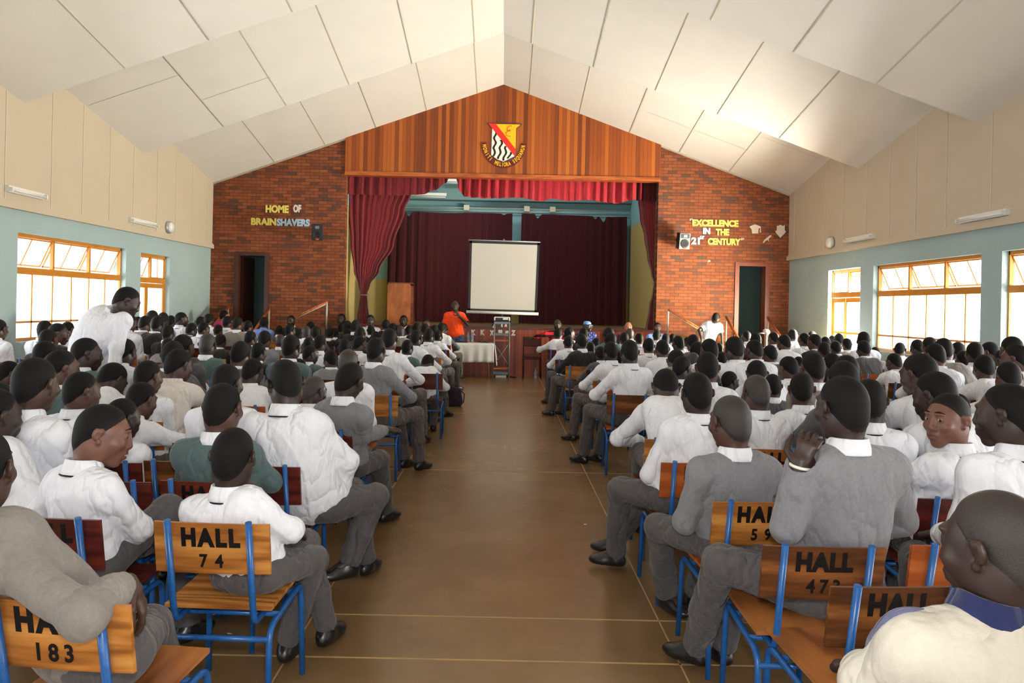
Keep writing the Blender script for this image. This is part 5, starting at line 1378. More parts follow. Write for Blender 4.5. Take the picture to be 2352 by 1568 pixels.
# ------------------------------------------------------------------ people
# heads traced from the photograph: (x, y, width, clothes, head yaw, flags) in crop pixels
# clothes: w white, c off white, g grey, h warm grey, d dark grey, t dark green, k black, b blue shirt
CROPS = [
 (0, 640, 3.92, [
  (-10, 450, 100, 'w', 10, ''), (405, 455, 115, 'w', 0, ''), (525, 490, 150, 'k', 65, ''), (612, 455, 95, 'w', 20, ''), (435, 548, 140, 'k', 10, ''), (405, 680, 235, 'w', 5, 'l'),
  (1165, 390, 100, 'w', 10, ''), (1245, 405, 72, 'w', 0, ''), (1310, 405, 95, 'g', 20, ''), (1375, 350, 75, 'w', 10, ''), (1470, 365, 75, 'w', 0, ''), (1540, 385, 72, 'w', 0, ''),
  (1420, 410, 100, 'k', 10, ''), (1515, 485, 100, 'k', 0, ''), (1635, 362, 92, 'w', 50, ''), (1808, 390, 68, 'w', 0, ''), (1880, 368, 68, 'w', 0, ''), (1725, 458, 95, 'g', 15, 'l'), (1835, 448, 92, 'w', 35, ''),
  (1965, 465, 80, 'k', 0, ''), (2050, 390, 80, 'w', 15, ''), (2145, 405, 85, 'h', 20, ''), (2235, 428, 80, 'w', 10, ''),
  (1870, 590, 165, 't', 0, 's'), (1985, 560, 105, 'k', 0, ''), (1510, 605, 110, 'g', 0, ''), (1650, 615, 170, 'd', 20, ''), (1560, 690, 195, 'd', 0, ''), (1610, 770, 245, 'c', 25, ''),
  (1740, 800, 140, 'w', 35, 's'), (780, 668, 235, 't', 50, ''), (1130, 655, 165, 'w', 5, ''), (85, 850, 190, 't', 35, ''), (320, 940, 330, 'w', 10, ''), (555, 800, 270, 't', 45, ''),
  (735, 1005, 270, 'w', 35, ''), (1005, 905, 245, 'w', 25, 'b'), (1335, 875, 250, 'w', 25, ''), (1270, 1085, 255, 'w', 10, 'l'), (1105, 1245, 315, 'w', 30, ''), (-30, 1120, 190, 'w', 35, ''),
 ]),
 (400, 640, 3.92, [(475, 935, 295, 'w', 15, ''), (400, 790, 10, '', 0, 'x'), (600, 680, 180, 'd', 5, '')]),
 (560, 720, 7.84, [
  (370, 160, 118, 'b', 0, ''), (380, 460, 235, 'g', 5, ''), (125, 445, 215, 'k', 20, ''), (640, 300, 130, 'd', 0, ''), (835, 300, 180, 'k', 25, ''), (850, 128, 80, 'k', 180, 'f'), (1120, 340, 180, 'w', -25, 's'),
  (1205, 240, 110, 'k', 20, ''), (1305, 350, 180, 'k', 0, ''), (1375, 530, 240, 'w', 15, ''), (1550, 350, 140, 'k', 0, ''), (1640, 345, 130, 'k', 0, ''), (1765, 265, 140, 'k', 0, ''), (1870, 225, 125, 'k', 10, ''),
  (1760, 95, 115, 'k', 180, 'f'), (2020, 225, 150, 'k', 10, ''), (1850, 360, 130, 'k', -40, ''), (2095, 370, 190, 'k', 5, ''), (2085, 540, 240, 'w', 35, ''), (2280, 120, 120, 'w', 180, 'f'), (660, 490, 195, 'g', 0, 's'),
  (860, 600, 310, 't', 10, ''), (1170, 560, 230, 'w', 0, ''), (1200, 725, 280, 't', 50, ''), (975, 1000, 290, 't', 20, 'b'), (1560, 820, 290, 'g', -35, ''), (1820, 610, 250, 'w', 0, ''), (1885, 900, 420, 'w', 5, 's'),
  (1270, 1385, 395, 'w', 35, 's'), (160, 1040, 410, 'w', 15, ''), (55, 690, 130, 'd', 10, ''), (270, 690, 280, 'k', 20, ''), (2290, 300, 150, 'k', 0, ''),
 ]),
 (860, 720, 7.84, [
  (35, 655, 330, 'g', 10, 'A'), (270, 465, 275, 'w', 0, 'A'), (595, 610, 240, 't', 25, 'A'), (480, 325, 150, 'h', 0, 's'), (755, 440, 220, 'w', 10, 'A'), (885, 520, 110, 'k', 50, ''), (985, 395, 190, 'w', 5, 'A'),
  (1155, 400, 145, 'w', 35, 'A'), (1255, 285, 130, 't', 15, 'A'), (960, 885, 205, 'w', 20, 'bA'), (210, 210, 130, 'k', 0, ''), (335, 275, 140, 'k', 0, ''), (620, 310, 110, 'w', 0, ''), (760, 260, 140, 'k', 0, ''), (920, 295, 130, 'k', 0, ''),
  (1085, 300, 120, 'w', 0, ''), (525, 125, 115, 'k', 180, 'f'), (930, 190, 100, 'k', 180, 'f'), (1210, 260, 115, 'w', 10, ''), (150, 420, 170, 'k', 0, ''), (20, 440, 190, 'k', 0, ''),
 ]),
 (1240, 730, 7.84, [
  (335, 290, 165, 'w', 0, 'lB'), (535, 275, 185, 'w', 60, ''), (515, 435, 190, 'w', 10, 'B'), (790, 295, 170, 'k', 0, ''), (745, 420, 215, 'k', -5, 'B'), (795, 490, 160, 'w', 5, 'B'), (910, 555, 200, 'w', 0, 'B'), (1010, 460, 140, 'w', 0, ''),
  (1240, 310, 190, 't', 0, ''), (1275, 410, 210, 'k', 0, ''), (1090, 640, 175, 'd', 0, 'B'), (1270, 600, 265, 'w', -15, 'B'), (1370, 720, 190, 'k', -20, ''), (1610, 610, 310, 'w', 0, 'B'), (1520, 375, 170, 'w', 0, ''), (1620, 285, 150, 'w', 0, 's'),
  (1790, 375, 165, 'w', 0, ''), (1960, 500, 215, 'w', 0, ''), (2105, 315, 150, 'w', 0, ''), (2205, 560, 245, 'w', 0, ''), (2265, 375, 150, 'w', 0, ''),
 ]),
 (1500, 730, 7.84, [
  (350, 370, 110, 'w', 0, ''), (450, 455, 205, 'w', -15, ''), (720, 455, 230, 'd', 0, ''), (615, 430, 100, 'w', 0, ''), (790, 590, 235, 'k', 0, ''), (1010, 575, 275, 'w', -15, ''), (1180, 560, 110, 'w', 10, ''), (1220, 740, 210, 'k', 0, ''),
  (1460, 555, 335, 'w', -5, ''), (1815, 580, 270, 'w', -25, ''), (2105, 650, 245, 'd', -10, ''), (1680, 335, 155, 'd', -20, ''), (1850, 400, 185, 'k', 0, ''), (2170, 370, 175, 'w', -25, ''), (2310, 450, 150, 'w', 0, ''), (720, 775, 200, 'k', 0, 's'),
  (530, 900, 390, 'w', 50, ''), (975, 885, 370, 'w', 5, ''), (420, 790, 300, 'h', 0, 'b'), (1080, 1210, 370, 'w', 45, ''), (1385, 1140, 400, 'd', 65, ''), (1870, 1010, 400, 'w', 0, 'b'), (2150, 1220, 290, 'd', 10, ''), (1850, 1340, 470, 'w', -5, 's'),
  (230, 1240, 420, 'w', 0, 'b'), (240, 890, 150, 'w', 0, 'b'),
 ]),
 (1600, 640, 3.92, [
  (785, 575, 105, 'w', -15, ''), (865, 512, 80, 'w', 10, ''), (968, 550, 92, 'w', -20, ''), (915, 560, 70, 'w', -35, ''), (1060, 570, 102, 'k', -25, ''), (1040, 525, 75, 'w', 0, ''), (1158, 578, 88, 'w', 10, ''), (1145, 640, 108, 'w', 0, ''),
  (1250, 622, 98, 'd', 0, ''), (1282, 545, 72, 'w', 20, ''), (1225, 560, 66, 'w', 0, ''), (1353, 590, 80, 'h', 0, ''), (1500, 548, 98, 'w', 0, ''), (1502, 630, 108, 'd', 0, ''), (825, 805, 165, 'w', -20, ''), (920, 765, 90, 'd', 0, 'b'),
  (1045, 800, 195, 'h', -10, ''), (1215, 770, 150, 'k', 0, ''), (1345, 835, 205, 'w', 5, ''), (1320, 920, 225, 'd', 0, ''), (1130, 950, 190, 'k', -60, ''), (945, 990, 220, 'w', 15, ''),
 ]),
 (1900, 640, 3.92, [
  (430, 668, 88, 'h', 0, ''), (655, 638, 100, 'w', 40, ''), (810, 618, 88, 'w', -10, ''), (918, 602, 115, 'w', 0, ''), (965, 690, 140, 'w', -15, ''), (1045, 640, 135, 'h', 10, ''), (1172, 648, 96, 'd', 0, ''), (1105, 680, 60, 'w', 0, ''), (1220, 722, 85, 'h', 0, ''),
  (600, 748, 128, 'w', -15, ''), (1325, 665, 130, 'w', 10, ''), (1462, 660, 122, 'w', -30, ''), (1662, 635, 138, 'w', 0, ''), (1580, 730, 115, 'd', -20, ''), (1695, 715, 165, 'h', -35, ''), (1410, 798, 160, 'w', 0, 'l'), (1632, 880, 165, 'w', 0, 'l'),
  (830, 855, 225, 'w', -20, ''), (970, 1040, 285, 'w', -35, ''), (375, 1095, 270, 'w', 10, ''), (1185, 1150, 130, 'w', 0, 'b'), (1755, 790, 80, 'w', 0, ''),
 ]),
]
HW, HL = .170, .205
heads = []
for x0, y0, s, L in CROPS:
    for (cx, cy, w, cl, yaw, fl) in L:
        if 'x' in fl or not cl: continue
        a = math.radians(yaw); we = math.hypot(HW * math.cos(a), HL * math.sin(a))
        px, py = x0 + cx / s, y0 + cy / s
        u, v = ray(px, py); d = F * we / (w / s)
        if 'f' in fl: d = min(d, 16.7)
        d = min(d, 16.0) if 'f' not in fl else 16.7
        hmin, hmax = (.86, 1.08) if 'b' in fl or 'l' in fl else (.98, 1.24)
        h = EYE - v * d / F
        if v > 20:
            if h > hmax: d = (EYE - hmax) * F / v
            if h < hmin: d = (EYE - hmin) * F / v
        d = min(d, 16.4) if 'f' not in fl else d
        heads.append(dict(px=px, py=py, u=u, v=v, d=d, cl=cl, yaw=yaw, fl=fl))

# figures that are modelled one by one (chair position, head position...) ------------------------------------------------
NEAR = []
def near(label, loc, mats, cat='person', **kw):
    loc = V3(loc); q = {}
    for k, v in kw.items():
        if k in ('head', 'hip', 'neck') : q[k] = V3(v) - loc
        elif k in ('elb', 'wri', 'knee', 'ank'): q[k] = [None if t is None else V3(t) - loc for t in v]
        else: q[k] = v
    NEAR.append((label, loc, mats, cat, Pose(**q)))
WH = dict(skin='skin_b', shirt='white_shirt', collar='white_shirt')
def gr(m, skin='skin_b', **k): return dict(skin=skin, shirt=m, collar='white_shirt', top_name='jumper', **k)
# boy on chair 74
near('boy in white shirt sitting sideways on chair 74, legs towards the aisle', (-1.0, 2.98, 0), WH, head=W(537, 1052, 3.02), hip=(-1.0, 2.99, .535), hyaw=2, hpitch=2, ty=8, size=.9, hs=.97, vox=.006,
     elb=[(-1.24, 3.04, .66), W(672, 1215, 3.0)], wri=[(-1.15, 3.27, .6), (-.90, 3.24, .6)], knee=[(-.88, 3.40, .51), W(722, 1285, 3.27)], ank=[(-.80, 3.5, .09), (-.935, 3.34, .09)], toe=[(.3, 1, 0), (.1, 1, 0)], seed=2)
# grey sleeve over chair 183
near('pupil in grey jumper with an arm hooked over chair 183, head cut by the frame', (-1.2, 2.25, 0), gr('warm_grey_knit', 'skin_a'), head=W(-48, 1085, 2.15), hip=(-1.22, 2.28, .535), hyaw=-10, hpitch=0, ty=20, vox=.006, size=1.05,
     elb=[(-1.85, 2.3, .8), W(190, 1418, 1.94)], wri=[(-1.6, 2.6, .62), W(292, 1338, 2.13)], knee=[(-1.38, 2.7, .52), W(345, 1440, 2.56)], ank=[(-1.35, 2.7, .09), (-1.1, 2.62, .09)], hand_d=[None, (.35, .35, -.9)], hand_n=[None, (-.6, -.2, -.3)], curl=[.6, .75], seed=3)
# laughing boy
near('boy in white shirt looking sideways and laughing, knee drawn up', (-1.66, 3.05, 0), dict(WH, skin='skin_d'), head=W(236, 1000, 3.05), hip=(-1.66, 3.02, .535), hyaw=68, hpitch=13, hroll=-3, ty=28, size=.93, hs=.98, vox=.005, face=True, smile=True, gaze=-6,
     elb=[(-1.9, 3.1, .72), W(322, 1212, 3.04)], wri=[(-1.62, 3.36, .64), W(287, 1258, 3.1)], knee=[(-1.5, 3.48, .52), W(388, 1168, 3.26)], ank=[(-1.45, 3.5, .09), (-1.22, 3.42, .3)], seed=4)
near('pupil in dark green jumper on the bright red chair, seen from behind', (-1.34, 3.62, 0), gr('teal_knit', 'skin_c'), head=W(512, 940, 3.63), hip=(-1.33, 3.62, .535), hyaw=8, hpitch=6, ty=4, size=1.0, vox=.006, build=1.05,
     elb=[(-1.545, 3.68, .73), (-1.13, 3.68, .72)], wri=[(-1.46, 3.95, .68), (-1.2, 3.95, .68)], seed=5)
near('tall pupil in untucked white shirt leaning at the aisle, leg stretched out', (-1.0, 3.95, 0), dict(WH, trousers='trousers'), head=W(655, 884, 3.93), hip=(-.97, 3.95, .545), hyaw=-30, hpitch=16, hroll=-4, ty=-6, size=1.06, hs=1.04, vox=.006, hunch=.4, build=1.05,
     elb=[(-1.38, 4.05, .78), W(800, 1060, 3.95)], wri=[(-1.2, 4.3, .66), W(775, 1140, 4.05)], knee=[(-.86, 4.36, .52), W(862, 1140, 4.12)], ank=[(-.78, 4.42, .09), W(800, 1292, 4.05) * 1.0], toe=[(.3, 1, 0), (-.5, -.3, 0)], seed=6)
near('pupil in grey jumper turned at the aisle, white cuff on the knee', (-1.02, 5.0, 0), gr('grey_knit'), head=W(803, 876, 4.9), hip=(-1.04, 5.0, .535), hyaw=24, hpitch=12, hroll=10, ty=25, vox=.007, size=1.0,
     elb=[(-1.3, 5.1, .74), W(838, 1000, 4.85)], wri=[(-1.1, 5.3, .62), W(885, 988, 5.05)], knee=[(-1.0, 5.4, .52), W(872, 1055, 5.25)], ank=[(-.95, 5.5, .09), (-.84, 5.5, .09)], seed=7)
# jacket boy
near('boy in cream jacket with navy shoulders, nearest the camera', (1.08, 1.6, 0), dict(skin='skin_b', shirt='cream_fleece', collar='navy', top_name='jacket', hair='hair_shaved'), head=W(2288, 1266, 1.62), neck=W(2270, 1432, 1.6), hip=(1.13, 1.6, .535), hyaw=-28, hpitch=6, ty=-8, size=1.12, hs=1.02, vox=.006, build=1.15,
     elb=[W(1995, 1570, 1.66), (1.47, 1.7, .68)], wri=[(.98, 2.0, .66), (1.25, 2.02, .66)], seed=8)
# grey jumper with raised hand
near('pupil in grey jumper resting a fist on the cheek, white wristband, chair 473', (1.2, 2.9, 0), gr('grey_knit', 'skin_b'), head=W(1934, 940, 2.84), hip=(1.3, 2.9, .54), hyaw=-14, hpitch=3, ty=-10, size=1.1, vox=.006, build=1.05,
     elb=[W(1806, 1212, 2.76), (1.60, 2.98, .78)], wri=[W(1836, 1078, 2.74), W(1815, 1262, 3.02)], knee=[W(1655, 1292, 3.0), (1.08, 3.3, .52)], ank=[(.895, 3.36, .1), (1.02, 3.4, .09)], toe=[(-.75, .66, 0), (-.4, 1, 0)], hand_d=[(.3, 0, 1), None], hand_n=[(.6, .8, .1), None], curl=[1.0, .6], seed=9, hair_='x')
near('pupil in grey jumper with white collar sitting on chair 59 by the aisle', (1.1, 3.46, 0), gr('grey_knit', 'skin_c', hair='hair_shaved'), head=W(1677, 972, 3.43), hip=(1.08, 3.46, .535), hyaw=-18, hpitch=5, ty=-6, size=1.0, vox=.006,
     elb=[W(1572, 1200, 3.42), (1.37, 3.5, .74)], wri=[(.95, 3.72, .62), (1.2, 3.75, .62)], knee=[W(1512, 1210, 3.74), (1.1, 3.88, .51)], ank=[(.9, 4.0, .09), (1.05, 4.0, .09)], toe=[(.3, -.6, 0), (-.3, 1, 0)], seed=10)
near('pupil in white shirt on the red brown aisle chair, black shoe stretched out', (1.06, 4.28, 0), WH, head=W(1600, 906, 4.28), hip=(1.03, 4.26, .54), hyaw=-4, hpitch=3, ty=-4, size=1.04, vox=.006,
     elb=[W(1492, 1090, 4.26), (1.4, 4.3, .76)], wri=[(.9, 4.5, .62), (1.2, 4.55, .62)], knee=[W(1424, 1122, 4.4), (1.0, 4.7, .52)], ank=[(.72, 4.62, .1), (.76, 4.9, .09)], toe=[(-1, .35, 0), (-1, .4, 0)], seed=11)
near('boy in white shirt turning his face round towards the camera', (2.06, 3.62, 0), dict(WH, skin='skin_d'), head=W(2176, 966, 3.5), hip=(2.04, 3.6, .535), hyaw=-112, hpitch=2, hroll=0, ty=-22, size=.95, hs=1.0, vox=.005, face=True, gaze=22,
     elb=[(1.74, 3.75, .74), (2.36, 3.66, .74)], wri=[(1.9, 4.0, .64), (2.15, 4.0, .64)], seed=12)
near('pupil in creased white shirt at the frame edge behind the cream jacket', (1.96, 2.92, 0), WH, head=W(2312, 956, 2.92), hip=(1.98, 2.92, .535), hyaw=-38, hpitch=4, ty=-5, size=1.05, vox=.006, build=1.05, seed=13)
near('pupil in white shirt cut by the frame edge behind the grey sleeve', (-1.95, 3.1, 0), WH, head=W(-12, 958, 3.3), hip=(-1.98, 3.2, .535), hyaw=25, hpitch=4, ty=10, size=1.0, vox=.008, seed=14)
# standing boy, bending over the rows
near('boy in white shirt standing and bending over the seated rows by the wide window', (-3.45, 6.6, 0), WH, head=W(291, 693, 6.45), hip=(-3.66, 6.6, .95), hyaw=58, hpitch=28, ty=40, size=1.12, vox=.008, stand=True, hunch=.5, build=1.3, neck=W(262, 722, 6.5),
     elb=[(-3.75, 6.75, 1.1), W(268, 800, 6.35)], wri=[(-3.45, 6.85, .95), W(262, 850, 6.3)], knee=[(-3.7, 6.62, .5), (-3.55, 6.6, .5)], ank=[(-3.72, 6.55, .085), (-3.55, 6.55, .085)], seed=15)
# boy walking by the steps
near('boy in short-sleeved white shirt standing at the hand rail by the bright bricks', (4.62, 16.55, 0), dict(WH), head=W(1645, 731, 16.5), hip=(4.5, 16.55, .88), hyaw=30, hpitch=18, ty=12, size=.98, vox=.009, stand=True, sleeve='short', neck=W(1637, 742, 16.55), hunch=.2,
     elb=[W(1606, 758, 16.5), W(1658, 770, 16.5)], wri=[W(1611, 776, 16.4), W(1659, 790, 16.45)], seed=16)
# speaker
PSX = W(1047, 720, 17.25)
near('man in orange polo and jeans speaking into a microphone behind the white table', (PSX.x - .02, 17.3, 0), dict(skin='skin_b', shirt='orange', collar='orange', trousers='jeans', shoe='shoe', top_name='polo_shirt'), head=W(1045, 703, 17.28), hip=(PSX.x + .0, 17.32, .93), hyaw=176, hpitch=2, ty=178, size=1.12, hs=1.0, vox=.008, stand=True, sleeve='short', bald=True, face=True, build=1.05,
     elb=[W(1074, 745, 17.25), W(1020, 748, 17.3)], wri=[W(1054, 725, 17.05), W(1022, 772, 17.15)], hand_d=[(-.4, -.1, .6), None], hand_n=[(-.5, .6, 0), None], curl=[1.4, .5], seed=17)
# staff seated before the stage, facing the hall
def staff(label, px, py, mats, yaw=180, **kw):
    h = W(px, py, 16.95); near(label, (h.x, 17.05, 0), mats, head=h, hip=(h.x, 17.14, .54), hyaw=yaw, hpitch=4, ty=180, vox=.009, face=True, size=1.08, knee=[(h.x + .12, 16.75, .52), (h.x - .12, 16.75, .52)], ank=[(h.x + .12, 16.72, .085), (h.x - .12, 16.72, .085)], **kw)
staff('bald man in red and black striped jersey seated by the maroon chair', 1281, 746, dict(skin='skin_b', shirt='striped', top_name='jersey'), bald=True, seed=18, elb=[None, W(1252, 768, 16.9)], wri=[None, W(1226, 775, 16.95)])
staff('man in blue cap and patterned blue shirt seated before the stage', 1349, 750, dict(skin='skin_b', shirt='floral', collar='floral'), yaw=140, seed=19, bald=True)
staff('bald light-skinned man seated before the olive stage wall', 1443, 752, dict(skin='skin_light', shirt='black_knit', top_name='jumper'), bald=True, seed=20)
staff('man in pale blue shirt and glasses seated at the foot of the pinched curtain', 1510, 753, dict(skin='skin_c', shirt='blue_shirt', collar='blue_shirt'), seed=21)

def finish_near():
    for label, loc, mats, cat, p in NEAR:
        o = dress(p, loc, mats); tag(o, label, cat)
        if 'boy in cream jacket' in label:
            # navy yoke over the shoulders, white inner collar and badge
            g = SDF(*p.bounds(.22), .007); 
            for i in (0, 1):
                g.cone(p.neck + V3((0, 0, -.028)), p.sh[i] + V3((0, .012, .014)), .060, .062, .05); g.cone(p.sh[i] + V3((0, .012, .012)), p.sh[i].lerp(p.elb[i], .32) + V3((0, .02, .01)), .066, .06, .04)
            g.plane_cut(p.neck + V3((0, -.005, 0)), (0, -1, -.35))
            link('shoulder_yoke', g.mesh('shoulder_yoke'), M['navy_fleece'], o)
            mb = MB(); c = p.sh[0].lerp(p.elb[0], .2) + V3((-.03, -.02, .066)); mb.lathe([(.001, .0), (.02, 0), (.022, .004), (.001, .006)], c, 16, 0, Matrix.Rotation(math.radians(-30), 4, 'Y')); mb.obj('badge', M['white_card'], o)
        if 'fist on the cheek' in label:
            w, e = p.wri[0], p.elb[0]; d = (w - e).normalized(); c = w + d * .012; a = d.orthogonal().normalized(); b = d.cross(a)
            MB().tube([c + (a * math.cos(t) + b * math.sin(t)) * .034 for t in [2 * PI * k / 20 for k in range(21)]], .006, 6).obj('wristband', M['white_plastic'], o)
        if 'orange polo' in label:
            m = p.wri[0]; r = thing('microphone', 'black microphone held at the mouth of the orange polo man', 'microphone', loc)
            mouth = p.L(0, .125, -.075); q0 = m + (m - mouth) * .25 + V3((-.02, -.05, -.01)); dv = (mouth - q0)
            MB().tube([q0, q0 + dv * .78], .013, 10).obj('handle', M['black_plastic'], r); MB().lathe([(.012, -.02), (.024, 0), (.024, .02), (.012, .035), (.001, .037)], q0 + dv * .82, 14, 0, dv.to_track_quat('Z', 'Y').to_matrix().to_4x4()).obj('grille', M['speaker_mesh'], r)
            MB().tube([p.neck + V3((.06, -.06, .02)), p.neck + V3((.03, -.135, -.2)), p.neck + V3((.0, -.14, -.3)), p.neck + V3((-.03, -.135, -.2)), p.neck + V3((-.06, -.06, .02))], .005, 6).obj('lanyard', M['grey_paint'], o)
        if 'blue cap' in label:
            mb = MB(); h = p.hs
            mt = Matrix.Translation(p.L(0, -.01, .045)) @ p.H.to_4x4()
            mb.lathe([(.09, .0), (.09, .03), (.078, .06), (.05, .078), (.001, .084)], (0, 0, 0), 20)
            n0 = len(mb.v); mb.prism([(-.07, .05, .004), (-.06, .12, -.004), (0, .16, -.01), (.06, .12, -.004), (.07, .05, .004)], (0, 0, .008))
            mb.v = [tuple(mt @ V3(v)) for v in mb.v]; cap = mb.obj('cap', M['blue_label'], o)
            mb = MB().box(-.032, .032, .0845, .0865, .022, .05); mb.v = [tuple(mt @ V3(v)) for v in mb.v]; mb.obj('cap_badge', M['white_card'], cap)
        if 'blue cap' in label or 'and glasses' in label:
            mb = MB()
            for q in (-1, 1):
                c = (q * .032, .106, .012); mb.tube([p.L(c[0] + .024 * math.cos(t), c[1] - .1 * 0, c[2] + .018 * math.sin(t)) for t in [2 * PI * k / 16 for k in range(17)]], .002, 5); mb.tube([p.L(q * .056, .104, .016), p.L(q * .082, -.01, .016)], .002, 5)
            mb.tube([p.L(-.009, .108, .014), p.L(.009, .108, .014)], .002, 5); mb.obj('glasses', M['steel'], o)
        if 'laughing' in label:
            c = p.wri[1]; MB().tube([c + V3((-.02, -.03, .05)), c + V3((0, -.045, .0)), c + V3((.03, -.05, -.03))], .004, 6).tube([c + V3((.0, -.05, .01)), c + V3((.05, -.05, .0))], .004, 6).obj('wrist_ribbon', M['badge_red'], o)
            mb = MB().box(-.018, .018, .094, .1045, -.0655, -.0585); mt = Matrix.Translation(p.head) @ p.H.to_4x4() @ Matrix.Scale(p.hs, 4); mb.v = [tuple(mt @ V3(v)) for v in mb.v]; mb.obj('teeth', M['tooth'], o)
# the maroon and wooden chairs of the staff are hidden by pupils; each staff member still sits on one
finish_near()

# ------------------------------------------------------------------ the seated crowd
TPL = {}
def template(key, **kw):
    p = Pose(vox=.0085, **kw)
    t = dict(p=p, person=p.body(), hair=p.hair(), shirt=p.shirt(), collar=p.collar(), tie=p.tie(), trousers=p.trousers(), shoe0=p.shoe(0), shoe1=p.shoe(1))
    for k, m in (('person', 'skin_b'), ('hair', 'hair'), ('shirt', 'white_shirt'), ('collar', 'white_shirt'), ('tie', 'tie_black'), ('trousers', 'trousers'), ('shoe0', 'shoe'), ('shoe1', 'shoe')): t[k].materials.append(M[m])
    TPL[key] = t
for yaw in (-62, -28, 0, 28, 62): template(('up', yaw), head=(0, .0, 1.13), hyaw=yaw, hpitch=6, ty=yaw * .12, seed=yaw)
for yaw in (-28, 0, 28): template(('fwd', yaw), head=(0, .14, 1.08), hyaw=yaw, hpitch=14, hunch=.6, seed=yaw + 3, elb=[(-.27, .2, .70), (.27, .2, .70)], wri=[(-.1, .42, .62), (.1, .42, .62)])
for yaw in (0, 30): template(('bent', yaw), head=(.02, .30, .95), hyaw=yaw, hpitch=38, hunch=1.0, seed=yaw + 8, elb=[(-.28, .3, .62), (.28, .3, .62)], wri=[(-.1, .48, .58), (.1, .48, .58)])
template(('aisle_a', 0), head=(-.02, .03, 1.13), hyaw=8, hpitch=7, ty=14, seed=21, knee=[(.10, .36, .52), (.30, .30, .54)], ank=[(.16, .42, .085), (.33, .34, .085)], toe=[(.4, 1, 0), (.5, .9, 0)], elb=[(-.26, .06, .72), (.30, .06, .72)])
template(('aisle_b', 0), head=(.02, .03, 1.13), hyaw=-4, hpitch=7, ty=-14, seed=22, knee=[(-.30, .30, .54), (-.10, .36, .52)], ank=[(-.35, .36, .085), (-.18, .44, .085)], toe=[(-.7, .7, 0), (-.5, .9, 0)], elb=[(-.30, .06, .72), (.26, .06, .72)])
template(('lean', 0), head=(.02, .16, 1.02), hyaw=8, hpitch=16, hunch=.8, seed=31, elb=[(-.34, .22, .72), (.36, .24, .74)], wri=[(-.32, .46, .74), (.38, .48, .74)])

rng = random.Random(11)
spots = [(p.x + q.head.x, p.y + q.head.y) for _, p, _, _, q in NEAR]
people = []
for h in heads:
    key = 'up'
    if 'b' in h['fl']: key = ('bent', 30 if h['yaw'] > 15 else 0)
    elif 'l' in h['fl']: key = ('lean', 0)
    elif 'A' in h['fl']: key = ('aisle_a', 0)
    elif 'B' in h['fl']: key = ('aisle_b', 0)
    elif 'f' in h['fl']: key = ('up', 0)
    else:
        y = min((-62, -28, 0, 28, 62), key=lambda q: abs(q - h['yaw']))
        key = ('fwd', y) if abs(y) < 40 and rng.random() < .3 else ('up', y)
    h['key'] = key; people.append(h)
# keep bodies apart: move along the line of sight
def place(h): return h['u'] * h['d'] / F, h['d']
for it in range(60):
    moved = False
    for i, a in enumerate(people):
        for b in people[i + 1:]:
            xa, ya = place(a); xb, yb = place(b)
            if abs(xa - xb) < .41 and abs(ya - yb) < .54:
                k = (.54 - abs(ya - yb)) * .28 + .01; s = 1 if (ya, a['v']) >= (yb, -b['v']) else -1
                if 'f' not in a['fl']: a['d'] += s * k
                if 'f' not in b['fl']: b['d'] -= s * k
                moved = True
        xa, ya = place(a)
        for (xs, ys) in (spots if 'f' not in a['fl'] else []):
            if abs(xa - xs) < .40 and abs(ya - ys) < .5: a['d'] += .06 if ya >= ys else -.06; moved = True
        if 'f' not in a['fl']:
            lo, hi = (.80, 1.12) if a['key'][0] in ('bent', 'lean') else (.93, 1.30)
            if a['v'] > 20: a['d'] = min(max(a['d'], (EYE - hi) * F / a['v']), (EYE - lo) * F / a['v'], 16.3)
            a['d'] = min(max(a['d'], 2.6), 16.3)
            a['d'] = min(a['d'], (6.50 if a['u'] < 0 else 6.27) * F / max(1, abs(a['u'])))
    if not moved: break
CLOTH = {'w': 'white_shirt', 'c': 'cream_shirt', 'g': 'grey_knit', 'h': 'warm_grey_knit', 'd': 'dark_grey_knit', 't': 'teal_knit', 'k': 'black_knit', 'b': 'blue_shirt'}
CNAME = {'w': 'white shirt', 'c': 'cream shirt', 'g': 'grey jumper', 'h': 'drab grey jumper', 'd': 'dark grey jumper', 't': 'dark green jumper', 'k': 'black jumper', 'b': 'light blue shirt'}
ORD = ['', 'first', 'second', 'third', 'fourth', 'fifth', 'sixth', 'seventh', 'eighth', 'ninth', 'tenth', 'eleventh', 'twelfth', 'thirteenth', 'fourteenth', 'fifteenth', 'sixteenth', 'seventeenth', 'eighteenth', 'nineteenth', 'twentieth']
# rows counted from the stage, places counted from the aisle
rows = {}
for h in people:
    x, y = place(h)
    if 'f' in h['fl']: continue
    side = 'HOME OF' if x < 0 else 'EXCELLENCE'
    rows.setdefault((side, max(1, int((16.9 - y) / .78) + 1)), []).append(h)
for (side, rn), hs in rows.items():
    hs.sort(key=lambda h: abs(place(h)[0]))
    for i, h in enumerate(hs):
        turn = '' if abs(h['yaw']) < 20 else (' turned' if abs(h['yaw']) > 45 else ' glancing')
        if h['key'][0] == 'bent': turn = ' bent'
        if h['key'][0] == 'lean': turn = ' leaning'
        h['label'] = 'pupil in %s%s, %s from aisle, %s row from stage, %s side' % (CNAME[h['cl']], turn, ORD[i + 1], ORD[min(rn, 20)], side)
        h['chair_label'] = 'hall chair under pupil %s from aisle in %s row from stage, %s side' % (ORD[i + 1], ORD[min(rn, 20)], side)
STAFFL = ['man with dark face between the stair rail posts, dark wall', 'man in dark clothes seated left of the tied curtain foot', 'man with white collar seated before the tied curtain', 'man with bright glasses seated before the lectern', 'man seated low between lectern and orange polo man']
fi = 0
